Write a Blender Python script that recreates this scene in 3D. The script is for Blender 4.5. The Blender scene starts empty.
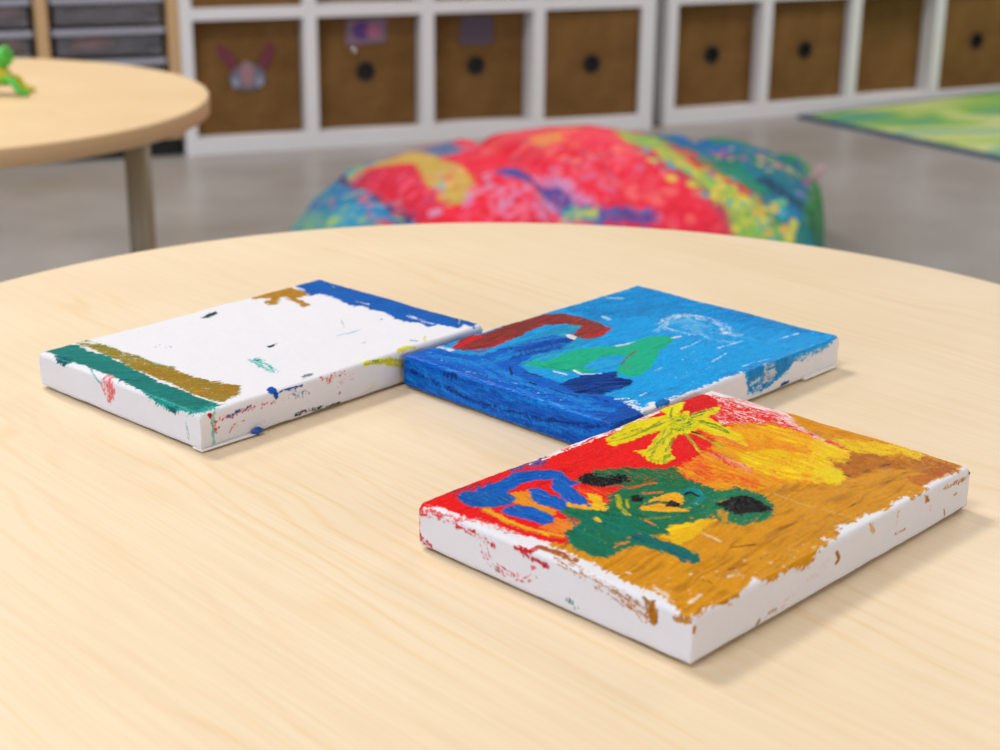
import bpy, bmesh, math, random
import numpy as np
from mathutils import Vector, Matrix

CAM = dict(f=1587.282, right=[0.999944, 0.003472, 0.009978], up=[-0.010565, 0.328651, 0.944392], fwd=[0.0, 0.944445, -0.32867], h=0.25746)
CANV = [{'w': 0.12296, 'l': 0.17885, 't': 0.01701, 'x': -0.12796, 'y': 0.63291, 'a': 0.8416}, {'w': 0.12977, 'l': 0.17579, 't': 0.01603, 'x': 0.04766, 'y': 0.62958, 'a': 0.8067}, {'w': 0.12792, 'l': 0.17963, 't': 0.0179, 'x': 0.06231, 'y': 0.45248, 'a': 0.80354}]
TABLE = [0.009, 0.6915, 0.3692]
FLOOR = 0.0
TH = 0.83 - CAM['h']          # table top height above the floor
C = bpy.context.scene.collection
random.seed(4)

# ------------------------------------------------------------------ helpers
def lin(h):
    v = [int(h[i:i+2], 16)/255 for i in (0, 2, 4)]
    return [x/12.92 if x <= .04045 else ((x+.055)/1.055)**2.4 for x in v]

def tag(o, label=None, cat=None, group=None, kind=None):
    if label: o['label'] = label
    if cat: o['category'] = cat
    if group: o['group'] = group
    if kind: o['kind'] = kind
    return o

def obj(name, bm, m, parent=None, smooth=False):
    me = bpy.data.meshes.new(name); bm.normal_update(); bm.to_mesh(me); bm.free()
    if smooth:
        for p in me.polygons: p.use_smooth = True
    if m: me.materials.append(m)
    o = bpy.data.objects.new(name, me); C.objects.link(o)
    if parent: o.parent = parent
    return o

def empty(name, loc, rz=0):
    o = bpy.data.objects.new(name, None); C.objects.link(o)
    o.location = loc; o.rotation_euler = (0, 0, rz); o.empty_display_size = .05
    return o

def copy_tree(o, parent=None):
    c = o.copy(); C.objects.link(c); c.parent = parent
    for ch in list(o.children): copy_tree(ch, c)
    return c

def box(bm, x0, x1, y0, y1, z0, z1, bev=0, seg=2):
    r = bmesh.ops.create_cube(bm, size=1)
    vs = r['verts']
    for v in vs:
        v.co = Vector(((x0+x1)/2+v.co.x*(x1-x0), (y0+y1)/2+v.co.y*(y1-y0), (z0+z1)/2+v.co.z*(z1-z0)))
    if bev:
        es = set(e for v in vs for e in v.link_edges)
        bmesh.ops.bevel(bm, geom=list(es), offset=bev, segments=seg, affect='EDGES', profile=.5)

def lathe(bm, prof, n=48, cx=0, cy=0, sx=1, sy=1):
    rings = []
    for r, z in prof:
        if r < 1e-6: rings.append([bm.verts.new((cx, cy, z))])
        else: rings.append([bm.verts.new((cx+sx*r*math.cos(2*math.pi*i/n), cy+sy*r*math.sin(2*math.pi*i/n), z)) for i in range(n)])
    for a, b in zip(rings, rings[1:]):
        for i in range(n):
            j = (i+1) % n
            q = [a[i % len(a)], a[j % len(a)], b[j % len(b)], b[i % len(b)]]
            q = [v for k, v in enumerate(q) if v not in q[:k]]
            if len(q) > 2: bm.faces.new(q)
    bmesh.ops.recalc_face_normals(bm, faces=bm.faces[:])

def tube(bm, pts, rad, n=10):
    pts = [Vector(p) for p in pts]; rings = []
    up = Vector((0, 0, 1))
    for i, p in enumerate(pts):
        d = (pts[min(i+1, len(pts)-1)]-pts[max(i-1, 0)]).normalized()
        a = d.cross(up)
        if a.length < .01: a = d.cross(Vector((1, 0, 0)))
        a.normalize(); b = d.cross(a)
        r = rad[i] if isinstance(rad, (list, tuple)) else rad
        rings.append([bm.verts.new(p+a*r*math.cos(2*math.pi*k/n)+b*r*math.sin(2*math.pi*k/n)) for k in range(n)])
    for A, B in zip(rings, rings[1:]):
        for k in range(n): bm.faces.new((A[k], A[(k+1) % n], B[(k+1) % n], B[k]))
    bm.faces.new(rings[0][::-1]); bm.faces.new(rings[-1])
    bmesh.ops.recalc_face_normals(bm, faces=bm.faces[:])

# ------------------------------------------------------------------ materials
def mat(name, col=(.8, .8, .8), rough=.5, **kw):
    m = bpy.data.materials.new(name); m.use_nodes = True
    b = m.node_tree.nodes['Principled BSDF']
    b.inputs['Base Color'].default_value = (*col, 1); b.inputs['Roughness'].default_value = rough
    for k, v in kw.items(): b.inputs[k].default_value = v
    return m
def nd(m, t, **kw):
    n = m.node_tree.nodes.new(t)
    for k, v in kw.items():
        if k in n.inputs: n.inputs[k].default_value = v
        else: setattr(n, k, v)
    return n
def lk(m, a, b): m.node_tree.links.new(a, b)
def bsdf(m): return m.node_tree.nodes['Principled BSDF']
def ramp(m, fac, stops):
    r = nd(m, 'ShaderNodeValToRGB'); e = r.color_ramp.elements
    while len(e) < len(stops): e.new(.5)
    for i, (p, c) in enumerate(stops): e[i].position = p; e[i].color = (*c, 1)
    lk(m, fac, r.inputs[0]); return r
def coords(m, scale=(1, 1, 1), rot=(0, 0, 0), loc=(0, 0, 0)):
    tc = nd(m, 'ShaderNodeTexCoord'); mp = nd(m, 'ShaderNodeMapping')
    mp.inputs['Scale'].default_value = scale; mp.inputs['Rotation'].default_value = rot; mp.inputs['Location'].default_value = loc
    lk(m, tc.outputs['Object'], mp.inputs[0]); return mp.outputs[0]
def bump(m, h, dist=.001, strength=.5):
    b = nd(m, 'ShaderNodeBump'); b.inputs['Distance'].default_value = dist; b.inputs['Strength'].default_value = strength
    lk(m, h, b.inputs['Height']); lk(m, b.outputs[0], bsdf(m).inputs['Normal'])
def mixc(m, fac, a, b, mode='MIX'):
    x = nd(m, 'ShaderNodeMix'); x.data_type = 'RGBA'; x.blend_type = mode
    for s, v in ((0, fac), (6, a), (7, b)):
        if hasattr(v, 'links') or hasattr(v, 'is_linked'): lk(m, v, x.inputs[s])
        else: x.inputs[s].default_value = v if s == 0 else (*v, 1)
    return x.outputs[2]

def wood_mat(name, c0, c1, c2, rot, rough=.42):
    """pale laminate: faint cathedral rings, fine fibre streaks, cloudy tone"""
    m = mat(name, rough=rough); co = coords(m, (1, 1, 1), (0, 0, rot))
    bsdf(m).inputs['Specular IOR Level'].default_value = .3
    st = coords(m, (1, 1, 1), (0, 0, rot)); mp = nd(m, 'ShaderNodeMapping'); mp.inputs['Scale'].default_value = (3.2, 13, 1); lk(m, co, mp.inputs[0])
    n0 = nd(m, 'ShaderNodeTexNoise', Scale=1.0, Detail=2.5, Roughness=.45, Distortion=.25); lk(m, mp.outputs[0], n0.inputs['Vector'])
    sep = nd(m, 'ShaderNodeSeparateXYZ'); lk(m, co, sep.inputs[0])
    a1 = nd(m, 'ShaderNodeMath', operation='MULTIPLY'); lk(m, sep.outputs['Y'], a1.inputs[0]); a1.inputs[1].default_value = 620
    a2 = nd(m, 'ShaderNodeMath', operation='MULTIPLY_ADD'); lk(m, n0.outputs['Fac'], a2.inputs[0]); a2.inputs[1].default_value = 62; lk(m, a1.outputs[0], a2.inputs[2])
    a3 = nd(m, 'ShaderNodeMath', operation='SINE'); lk(m, a2.outputs[0], a3.inputs[0])
    mp2 = nd(m, 'ShaderNodeMapping'); mp2.inputs['Scale'].default_value = (14, 620, 1); lk(m, co, mp2.inputs[0])
    n2 = nd(m, 'ShaderNodeTexNoise', Scale=1.0, Detail=2.0); lk(m, mp2.outputs[0], n2.inputs['Vector'])
    mp3 = nd(m, 'ShaderNodeMapping'); mp3.inputs['Scale'].default_value = (5, 22, 1); lk(m, co, mp3.inputs[0])
    n3 = nd(m, 'ShaderNodeTexNoise', Scale=1.0, Detail=2.0); lk(m, mp3.outputs[0], n3.inputs['Vector'])
    m3 = nd(m, 'ShaderNodeMath', operation='MULTIPLY'); r3a = ramp(m, n3.outputs['Fac'], [(.40, (.15, .15, .15)), (.62, (1, 1, 1))])
    lk(m, a3.outputs[0], m3.inputs[0]); lk(m, r3a.outputs[0], m3.inputs[1])
    mr = nd(m, 'ShaderNodeMapRange'); lk(m, m3.outputs[0], mr.inputs[0]); mr.inputs[1].default_value = -1; mr.inputs[2].default_value = 1
    r1 = ramp(m, mr.outputs[0], [(0, c0), (.6, c0), (.86, c1), (1, c2)])
    r2 = ramp(m, n2.outputs['Fac'], [(.32, (.955, .94, .91)), (.62, (1, 1, 1))])
    n4 = nd(m, 'ShaderNodeTexNoise', Scale=9.0, Detail=2.0); lk(m, co, n4.inputs['Vector'])
    r4 = ramp(m, n4.outputs['Fac'], [(.35, (.97, .955, .925)), (.65, (1, 1, 1))])
    a = mixc(m, 1.0, r1.outputs[0], r2.outputs[0], 'MULTIPLY'); a = mixc(m, 1.0, a, r4.outputs[0], 'MULTIPLY')
    lk(m, a, bsdf(m).inputs['Base Color'])
    n5 = nd(m, 'ShaderNodeTexNoise', Scale=2600.0, Detail=1.0); lk(m, co, n5.inputs['Vector'])
    bump(m, n5.outputs['Fac'], .0001, .12)
    return m

M = {}
M['table'] = wood_mat('maple_laminate', (.82, .655, .455), (.81, .632, .42), (.795, .605, .38), math.radians(47))
M['table2'] = wood_mat('birch_laminate', (.70, .51, .30), (.67, .475, .27), (.64, .445, .24), math.radians(20))
M['edge'] = mat('table_edge_band', (.62, .39, .20), .5)
M['leg'] = mat('tan_powder_coat', (.30, .235, .145), .4)
M['white'] = mat('white_melamine', (.70, .68, .69), .5)
M['panelwood'] = mat('cabinet_birch', (.53, .33, .16), .5)
M['darkgap'] = mat('black_feet_and_gap_shade', (.012, .012, .013), .7)  # black of the table feet, also the shade painted under the cabinet
m = M['tray'] = mat('grey_clear_plastic', (.2, .2, .24), .25); m.node_tree.nodes['Principled BSDF'].inputs['Coat Weight'].default_value = .3
bsdf(m).inputs['Alpha'].default_value = .32
n = nd(m, 'ShaderNodeTexNoise', Scale=14.0, Detail=3.0); lk(m, coords(m, (1, 1, 5)), n.inputs['Vector'])
r = ramp(m, n.outputs['Fac'], [(.3, (.12, .11, .12)), (.5, (.22, .21, .23)), (.75, (.36, .35, .38))]); lk(m, r.outputs[0], bsdf(m).inputs['Base Color'])
M['rim'] = mat('tray_rim_plastic', (.34, .34, .40), .3)
m = M['basket'] = mat('brown_woven_fibre', rough=.85); bsdf(m).inputs['Specular IOR Level'].default_value = .15
n = nd(m, 'ShaderNodeTexNoise', Scale=260.0, Detail=2.0); lk(m, coords(m, (1, 1, .35)), n.inputs['Vector'])
n2 = nd(m, 'ShaderNodeTexNoise', Scale=9.0, Detail=2.0); lk(m, coords(m), n2.inputs['Vector'])
r = ramp(m, n.outputs['Fac'], [(.25, (.11, .052, .014)), (.7, (.24, .13, .042))]); r2 = ramp(m, n2.outputs['Fac'], [(.3, (.75, .7, .65)), (.7, (1.15, 1.1, 1.1))])
lk(m, mixc(m, 1.0, r.outputs[0], r2.outputs[0], 'MULTIPLY'), bsdf(m).inputs['Base Color']); bump(m, n.outputs['Fac'], .001, .6)
M['hole'] = mat('black_ring_and_hole_shade', (.006, .005, .005), .6)  # black of the rings, also the shade painted inside the openings
# polished concrete floor
m = M['floor'] = mat('polished_concrete', rough=.33)
n = nd(m, 'ShaderNodeTexNoise', Scale=2.2, Detail=5.0, Roughness=.6); lk(m, coords(m), n.inputs['Vector'])
n2 = nd(m, 'ShaderNodeTexNoise', Scale=90.0, Detail=3.0); lk(m, coords(m), n2.inputs['Vector'])
r = ramp(m, n.outputs['Fac'], [(.3, (.245, .215, .185)), (.5, (.30, .272, .25)), (.7, (.36, .335, .315))]); r2 = ramp(m, n2.outputs['Fac'], [(.3, (.9, .9, .9)), (.7, (1.06, 1.06, 1.06))])
lk(m, mixc(m, 1.0, r.outputs[0], r2.outputs[0], 'MULTIPLY'), bsdf(m).inputs['Base Color'])
M['wall'] = mat('painted_wall', (.62, .61, .60), .8)
n = nd(M['wall'], 'ShaderNodeTexNoise', Scale=300.0); lk(M['wall'], coords(M['wall']), n.inputs['Vector']); bump(M['wall'], n.outputs['Fac'], .001, .2)

# vertex-coloured materials (acrylic paint on canvas, printed cloth)
def vmat(name, paint=True):
    m = mat(name); a = nd(m, 'ShaderNodeAttribute', attribute_name='Col')
    lk(m, a.outputs['Color'], bsdf(m).inputs['Base Color'])
    if paint:
        mr = nd(m, 'ShaderNodeMapRange'); lk(m, a.outputs['Alpha'], mr.inputs[0]); mr.inputs[3].default_value = .9; mr.inputs[4].default_value = .27; bsdf(m).inputs['Specular IOR Level'].default_value = .10
        lk(m, mr.outputs[0], bsdf(m).inputs['Roughness'])
        n = nd(m, 'ShaderNodeTexNoise', Scale=1300.0, Detail=3.0); lk(m, coords(m), n.inputs['Vector']); bump(m, n.outputs['Fac'], .0005, .55)
    else:
        bsdf(m).inputs['Roughness'].default_value = .9
        n = nd(m, 'ShaderNodeTexNoise', Scale=60.0, Detail=3.0); lk(m, coords(m), n.inputs['Vector']); bump(m, n.outputs['Fac'], .006, .4)
    return m
M['paint'] = vmat('acrylic_on_canvas'); M['cloth'] = vmat('printed_cloth', False)
M['canvas'] = mat('raw_primed_canvas', (.80, .79, .79), .9)
M['pine'] = mat('pine_bar', (.55, .38, .2), .7)

# ------------------------------------------------------------------ paint engine (numpy)
def vnoise(x, y, seed=0):
    xi = np.floor(x).astype(np.int64); yi = np.floor(y).astype(np.int64); fx = x-xi; fy = y-yi
    fx = fx*fx*(3-2*fx); fy = fy*fy*(3-2*fy)
    def h(a, b):
        n = (a*374761393+b*668265263+seed*2147483647) & 0xffffffff
        n = ((n ^ (n >> 13))*1274126177) & 0xffffffff
        return ((n ^ (n >> 16)) & 0xffff)/65535.0
    return (h(xi, yi)*(1-fx)+h(xi+1, yi)*fx)*(1-fy)+(h(xi, yi+1)*(1-fx)+h(xi+1, yi+1)*fx)*fy
def fbm(x, y, seed=0, o=3):
    s = 0; a = .5; t = 0
    for i in range(o):
        s = s+a*vnoise(x*2**i, y*2**i, seed+i*17); t += a; a *= .55
    return s/t
def sm(x): x = np.clip(x, 0, 1); return x*x*(3-2*x)
def parse(ps): return np.array([[float(z) for z in p.split(',')] for p in ps.split()])

class Painting:
    def __init__(s, u0, u1, v0, v1, step, base, soft=.16):
        s.u = np.arange(u0, u1+step*.5, step); s.v = np.arange(v0, v1+step*.5, step)
        s.U, s.V = np.meshgrid(s.u, s.v, indexing='ij'); s.step = step; s.soft = soft
        s.rgb = np.zeros(s.U.shape+(3,)); s.rgb[:] = base; s.a = np.zeros(s.U.shape); s.h = np.zeros(s.U.shape); s.seed = 1
    def win(s, P, pad):
        a0, b0 = P.min(0)-pad; a1, b1 = P.max(0)+pad
        i0, i1 = np.searchsorted(s.u, [a0, a1]); j0, j1 = np.searchsorted(s.v, [b0, b1])
        return slice(i0, max(i1, i0)), slice(j0, max(j1, j0))
    def comp(s, w, mask, cols, t, h, hs, st, op):
        n = len(cols); f = np.clip((t-.5)*2.5+.5, 0, .9999)*(n-1); k = f.astype(int); fr = sm((f-k)*1.0)[..., None]
        cc = np.array([lin(c) for c in cols]+[lin(cols[-1])])
        col = cc[k]*(1-fr)+cc[k+1]*fr; col = col*(1+.20*np.clip((t-.5)*3, -1, 1)*(1 if h >= 0 and hs > 0 else .3))[..., None]
        mk = (mask*op)[..., None]
        s.rgb[w] = s.rgb[w]*(1-mk)+col*mk
        s.a[w] = np.maximum(s.a[w]*(1-mask*.5), mask) if h > 0 else s.a[w]
        s.h[w] = s.h[w]*(1-mask*.6)+mask*(h*.8+hs*(st-.5)*3.0)
    def dist(s, X, Y, P, closed):
        d = np.full(X.shape, 1e9); inside = np.zeros(X.shape, bool); S = np.zeros(X.shape); SD = np.zeros(X.shape); acc = 0
        n = len(P)
        for i in range(n if closed else n-1):
            ax, ay = P[i]; bx, by = P[(i+1) % n]; ex, ey = bx-ax, by-ay; L = math.hypot(ex, ey)+1e-9
            t = np.clip(((X-ax)*ex+(Y-ay)*ey)/L**2, 0, 1); dx = X-ax-ex*t; dy = Y-ay-ey*t; q = np.hypot(dx, dy)
            m = q < d; d = np.where(m, q, d); S = np.where(m, acc+t*L, S); SD = np.where(m, (ex*(Y-ay)-ey*(X-ax))/L, SD); acc += L
            if closed:
                c = ((ay > Y) != (by > Y)) & (X < (bx-ax)*(Y-ay)/(by-ay+1e-12)+ax); inside ^= c
        return (np.where(inside, -d, d), S, SD) if closed else (d, S, SD)
    def run(s, ops):
        for o in ops:
            s.seed += 31; sd = s.seed; k = o[0]
            if k == 'P':
                _, ps, cs, rag, dry, dr, h, hs, fs, op = o; P = parse(ps); w = s.win(P, rag+1.5)
                X, Y = s.U[w], s.V[w]
                if not X.size: continue
                d, S, SD = s.dist(X, Y, P, True)
                if dr is None: dr = 0; iso = True
                else: iso = False
                a = math.radians(dr); wob = (fbm(X/14, Y/14, sd+5, 2)-.5)*5
                al = X*math.cos(a)+Y*math.sin(a); ac = -X*math.sin(a)+Y*math.cos(a)+wob
                f0, f1 = fs
                st = fbm(al/f0, ac/f1, sd, 3); lo = fbm(X/7, Y/7, sd+9, 2)
                edge = fbm(al/2.2, ac/.8, sd+3, 3)
                d2 = d+rag*4.2*(edge-.5)+rag*1.2*(lo-.5)
                mask = sm(.5-d2/s.soft/1.5)
                t = st*.75+lo*.25
            elif k == 'S':
                _, ps, wd, cs, rag, dry, h, hs, fs, op = o; P = parse(ps); w = s.win(P, wd/2+rag+1.5)
                X, Y = s.U[w], s.V[w]
                if not X.size: continue
                d, S, SD = s.dist(X, Y, P, False); f0, f1 = fs
                st = fbm(S/f0, SD/f1, sd, 3); edge = fbm(X/1.3, Y/1.3, sd+3, 3)
                d2 = d-wd/2+rag*3.4*(edge-.5); mask = sm(.5-d2/s.soft/1.5); t = st; al, ac = S, SD
            else:
                _, ps, n, sp, rr, cs, seed = o; P = parse(ps); rg = random.Random(seed)
                seg = [(P[i], P[min(i+1, len(P)-1)]) for i in range(max(1, len(P)-1))]
                for q in range(n):
                    A, B = seg[rg.randrange(len(seg))]; tt = rg.random(); c = A+(B-A)*tt+np.array([rg.gauss(0, sp*.5), rg.gauss(0, sp*.5)])
                    r_ = rr*rg.uniform(.4, 1.3); w = s.win(np.array([c]), r_+1); X, Y = s.U[w], s.V[w]
                    if not X.size: continue
                    d2 = np.hypot((X-c[0])*rg.uniform(.6, 1.4), Y-c[1])-r_+.3*(fbm(X/.8, Y/.8, q)-.5); mask = sm(.5-d2/s.soft/1.5)
                    cl = cs.split(','); s.comp(w, mask, [cl[rg.randrange(len(cl))]]*2, np.full(X.shape, .5), .05, 0, np.full(X.shape, .5), .85)
                continue
            if dry > 0:
                g = fbm(al/4.5, ac/.6, sd+21, 3)*.6+fbm(X/.7, Y/.7, sd+23, 2)*.4
                g = (g-.5)*2.2+.5
                mask = mask*sm((g-dry)/.16+.5)
            s.comp(w, mask, cs.split(','), t, h, hs, st, op)

PAINT_W = [
 ('P', '160.1,124.7 156.1,111.9 154,103 160.2,102 159.8,88.8 157.7,80.3 156.3,71.1 160.5,69.5 158.4,61.2 160.4,51.3 156.6,40.1 156.5,32.8 160.2,26.4 157,17.6 164.8,16.7 165.4,8.9 166.2,5.5 172,6.8 172.1,-0.1 179.7,3.6 189.1,8.8 192.7,138.2 169.6,132.2', '0458b4,0564c0,06509c', 1.0, 0, -23.6, 0.15, 0.1, (20, 0.7), 1.0),
 ('S', '163.3,77.1 163.9,68.5', 1.6, 'e0e8f4', 0.3, 0.45, 0.15, 0.1, (9, 0.45), 1.0),
 ('S', '164.5,39.4 162.7,28.8 163.2,20.8', 2.6, 'd8e4f4', 1, 0.5, 0.15, 0.1, (9, 0.45), 1.0),
 ('S', '158.5,117.8 158.1,112.6', 2, 'd0dcf0', 0.3, 0.3, 0.15, 0.1, (9, 0.45), 1.0),
 ('S', '179.3,16.5 171.5,9.8', 0.9, 'e0d020', 0.3, 0.2, 0.15, 0.1, (9, 0.45), 1.0),
 ('S', '174.3,107.1 173.3,105.3', 0.9, '8ca890', 0.3, 0, 0.15, 0.1, (9, 0.45), 1.0),
 ('P', '127.2,125.4 134,123.8 143.4,125 148.9,124.9 156.3,128.6 156.2,120.2 156.6,114.1 156.5,105.9 150.5,103.9 145.8,103.4 143.8,94.7 142.3,88.3 137,88.6 139.4,99.3 142.6,109.4 140.4,111.7 132.4,103.9 126.4,104.9 128.5,110.6 135.5,114.1 129.2,117.9', 'b07c18,c08a20,a87418', 1.3, 0, -24.4, 0.3, 0.1, (8, 0.8), 1.0),
 ('P', '87.9,111.7 94.7,114.7 99.7,114.5 97.9,111.3 90.4,109.1', '183c3c,2c5450', 0.4, 0, 0, 0.1, 0.1, (9, 0.55), 1.0),
 ('P', '81.1,52.7 83.8,52.1 87.8,52.4 83.7,49.9 80.1,49.3', '182c2c', 0.4, 0, 0, 0.1, 0.1, (9, 0.55), 1.0),
 ('P', '60.9,43.2 67.7,42.6 65.8,36 63.1,24.2 59.4,17.8 57.5,21.8 59.8,31.7 60.1,37.8', '48b8ac,80ccc4,2c9c94', 1, 0.45, -98.4, 0.03, 0.1, (9, 0.55), 1.0),
 ('S', '63.8,40.2 65.1,38.8', 1.8, '0c9484', 0.3, 0, 0.15, 0.1, (9, 0.45), 1.0),
 ('P', '62.7,6.3 67,7.8 70.8,5.8 65.5,3.3 61.5,3.5', '506c68,809894', 0.6, 0.3, 0, 0.15, 0.1, (9, 0.55), 1.0),
 ('S', '116.9,40.5 124.3,39.8 132.6,40.6', 0.9, '90b8e0,a8c8e8', 0.3, 0.2, 0, 0.1, (9, 0.45), 1.0),
 ('S', '136,59.1 129,49.2', 0.6, 'b8c0c8', 0.3, 0.3, 0, 0.1, (9, 0.45), 1.0),
 ('D', '116.4,24.8 118.7,22.4', 3, 1, 0.5, '606870', 1),
 ('D', '47.8,92 47.3,83.5', 6, 2, 0.5, '88a8a0,707c80', 2),
 ('D', '40.3,115.8 52.5,114.7', 3, 1.5, 0.5, 'a8b0d8', 4),
 ('D', '151,46 151.7,45.3', 2, 0.5, 0.7, '88888c', 1),
 ('P', '21,124.5 26.1,123.7 28.1,114.8 29.1,104.8 29.2,93.6 30.2,83.9 29.5,71.9 32.4,60.5 28.7,54.1 31.2,35.3 30.3,28.4 34,24.5 36.9,19.6 29.1,8.6 23.6,8.7 17.7,5.6 15.5,9.8 15.9,18.7 15.9,30 17.1,40.3 17.1,52.2 17.9,65.4 15.8,71.7 20.5,87.7 19.4,97.4 20.8,109.1 19.5,117.1', '7c7c20,8a8828,94842a,a07c20', 0.9, 0.08, -33.0, 0.2, 0.15, (18, 0.7), 1.0),
 ('P', '24.6,91.9 25.6,69.7 29.5,55.3 30.4,34.3 34.9,25.6 36.3,18.2 29.1,8.6 17.7,5.6 15.9,18.7 17.1,40.3 17.1,58.2', 'b07c10,a87818,947c20,bc8410', 1.5, 0.25, -33.0, 0.1, 0.1, (18, 0.8), 1.0),
 ('S', '20.8,122.5 24.8,118.3 28.3,110.1', 2.5, 'f4f4f0', 1, 0.55, 0.15, 0.1, (9, 0.45), 1.0),
 ('P', '1.2,123 13.9,134.2 16.6,124.6 18.8,117.8 18.1,105.3 20.5,94.1 17.7,75.9 16.4,61 14.6,48.8 15.1,29 15.3,19.3 14.7,8.8 13.7,2.6 9.5,3.5 3.7,2.3 0.9,3.5 -0.1,6.5 -1.3,15 -4.4,18.1 -2.7,22.2 -1.7,29.2 -0.7,36.4 1.9,44.8 2.3,55.9 3.4,66.5 3.9,78.1 4.4,89.9 3,97.6 -1.3,99.8 -1.3,106.3 2.7,112.8 2.9,119', '04706a,087c74,0a8880,056860', 0.8, 0, -33.0, 0.15, 0.1, (22, 0.7), 1.0),
 ('P', '-0.3,38.6 2.4,27.3 -0.3,16.3 3.2,6.5 12,8 14.8,3.3 7.1,0.5 -0.4,2.4 -2.4,13.7 -3.7,22.3 -1.9,33.6', '0c9c90,20a89c,088078', 1.3, 0.4, -33.0, 0.15, 0.1, (9, 0.55), 1.0),
 ('P', '-1.8,22.1 -0.9,14.9 -4.3,17.4 -4.1,20.2', '045c60', 0.5, 0, 0, 0.15, 0.1, (9, 0.55), 1.0),
 ('P', '2.8,110.5 6.1,100.6 -1.3,99.8 -1.3,106.3', '045a62,066c70', 0.6, 0, 0, 0.15, 0.1, (9, 0.55), 1.0),
 ('S', '4.3,85.8 -1.1,76.5 -4,70.7', 0.9, '70b8b4,50a8a4', 0.3, 0.1, 0.1, 0.1, (9, 0.45), 1.0),
 ('S', '-6,9.8 -13,8.3', 1.5, 'a8d0cc', 0.3, 0.5, 0, 0.1, (9, 0.45), 1.0),
 ('P', '0.8,71.3 3.9,72 4.2,67.7 -2,60.4 -7.1,61.8 -11.2,64.6 -10.5,67.6 -8.1,69.6 -4.7,71.5', 'e05858,e88080,d84848', 0.9, 0.35, -165.2, 0.02, 0.1, (5, 0.8), 1.0),
 ('S', '0.6,59.6 4.6,61.3 6.1,59.7', 1.2, '083c80', 0.3, 0.15, 0.15, 0.1, (9, 0.45), 1.0),
 ('S', '5.6,-1.3 6,-2.3', 2.2, 'c80c10', 0.3, 0, 0.15, 0.1, (9, 0.45), 1.0),
 ('S', '10.2,4.4 7,-4.4 6.9,-15', 1.8, '90d0c4,60bcb0', 0.3, 0.4, 0, 0.1, (9, 0.45), 1.0),
 ('D', '6.9,-5.3 9.4,-8.8 7.7,-10.2', 14, 1.6, 0.5, 'd02818,e04838', 6),
 ('D', '7.5,-5.5 17.3,-5 30.8,-4.4 47.5,-5.1', 60, 1.2, 0.42, 'd83020,e05848,c82018', 7),
 ('D', '15.1,-4.8 21.8,-3.9 29.1,-3.5', 26, 1.0, 0.55, '0c50a8,103c88', 9),
 ('D', '15.8,-12.5 18.2,-9.4 26,-8.8', 16, 1.1, 0.4, 'e06050', 10),
 ('D', '69.8,-0.8 74.7,-4 76,-1.4 83.5,-1.8', 34, 1.5, 0.5, 'd83030,e06060', 11),
 ('D', '77.6,-8.1 88.4,-5', 14, 3, 0.35, 'e89090', 12),
 ('D', '49.2,-5.5 54,-3.9 63.6,-4.5', 24, 1.6, 0.4, '606c88,50484c', 13),
 ('D', '79.4,-11.1 80.7,-10.9', 3, 0.6, 0.6, 'd04040', 1),
 ('D', '50.5,-3.5 59.3,-7.2', 10, 1.5, 0.5, '6c88a8', 14),
 ('P', '41.2,5.3 43.9,6.4 45.1,5.1 43.6,-1.2 43.5,-4 42.3,-4.2 40.7,-1.8 38.4,0.6', '0448a4,0654b0', 0.3, 0, 0, 0.5, 0.1, (9, 0.55), 1.0),
 ('S', '42.4,-1.8 47.1,-0.7 51.8,-1 57.7,-1.5', 1.2, '0850a8', 0.4, 0.05, 0.25, 0.1, (9, 0.45), 1.0),
 ('S', '48.3,-1 50.6,-2.1 54.1,-2', 0.8, '1c60b0', 0.3, 0.2, 0.15, 0.1, (9, 0.45), 1.0),
 ('S', '97.5,-0.3 105.3,-1.3 113.2,-3.2 122.5,-7', 3.2, 'dcd414,c8c820,e8e018', 0.8, 0.25, 0.15, 0.1, (9, 0.45), 1.0),
 ('S', '110.5,-4.5 121.1,-8.2', 1.8, 'd4cc18', 0.3, 0.3, 0.15, 0.1, (9, 0.45), 1.0),
 ('S', '120.4,0.5 125.9,1.3 129.4,-0', 3.0, 'e4dc14,d0cc18', 0.8, 0.2, 0.1, 0.1, (9, 0.45), 1.0),
 ('S', '105.3,-1.8 102.7,-0.6', 1.8, '80a820', 0.3, 0.2, 0.15, 0.1, (9, 0.45), 1.0),
 ('S', '135,7.6 135.9,4.4', 1.2, '1068b8', 0.3, 0, 0.15, 0.1, (9, 0.45), 1.0),
 ('S', '138.3,1.9 144.3,7.2', 1.2, 'e0d840', 0.3, 0.3, 0.15, 0.1, (9, 0.45), 1.0),
 ('S', '94.3,4.1 100.6,6', 4, 'f0ecc8', 0.3, 0.4, 0, 0.1, (9, 0.45), 0.5),
 ('S', '97.2,-14.2 102.4,-12.6', 2, 'e8e078', 0.3, 0.45, 0, 0.1, (9, 0.45), 1.0),
 ('S', '33.8,-12.8 41.2,-13.9', 2, 'c8dce8', 0.3, 0.5, 0, 0.1, (9, 0.45), 0.6),
 ('S', '53.6,-14.4 62,-14.3 69.3,-15.3 80.5,-15.8', 1.4, '101010,182020', 0.6, 0.3, 0.1, 0.1, (9, 0.45), 1.0)
]
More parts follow.
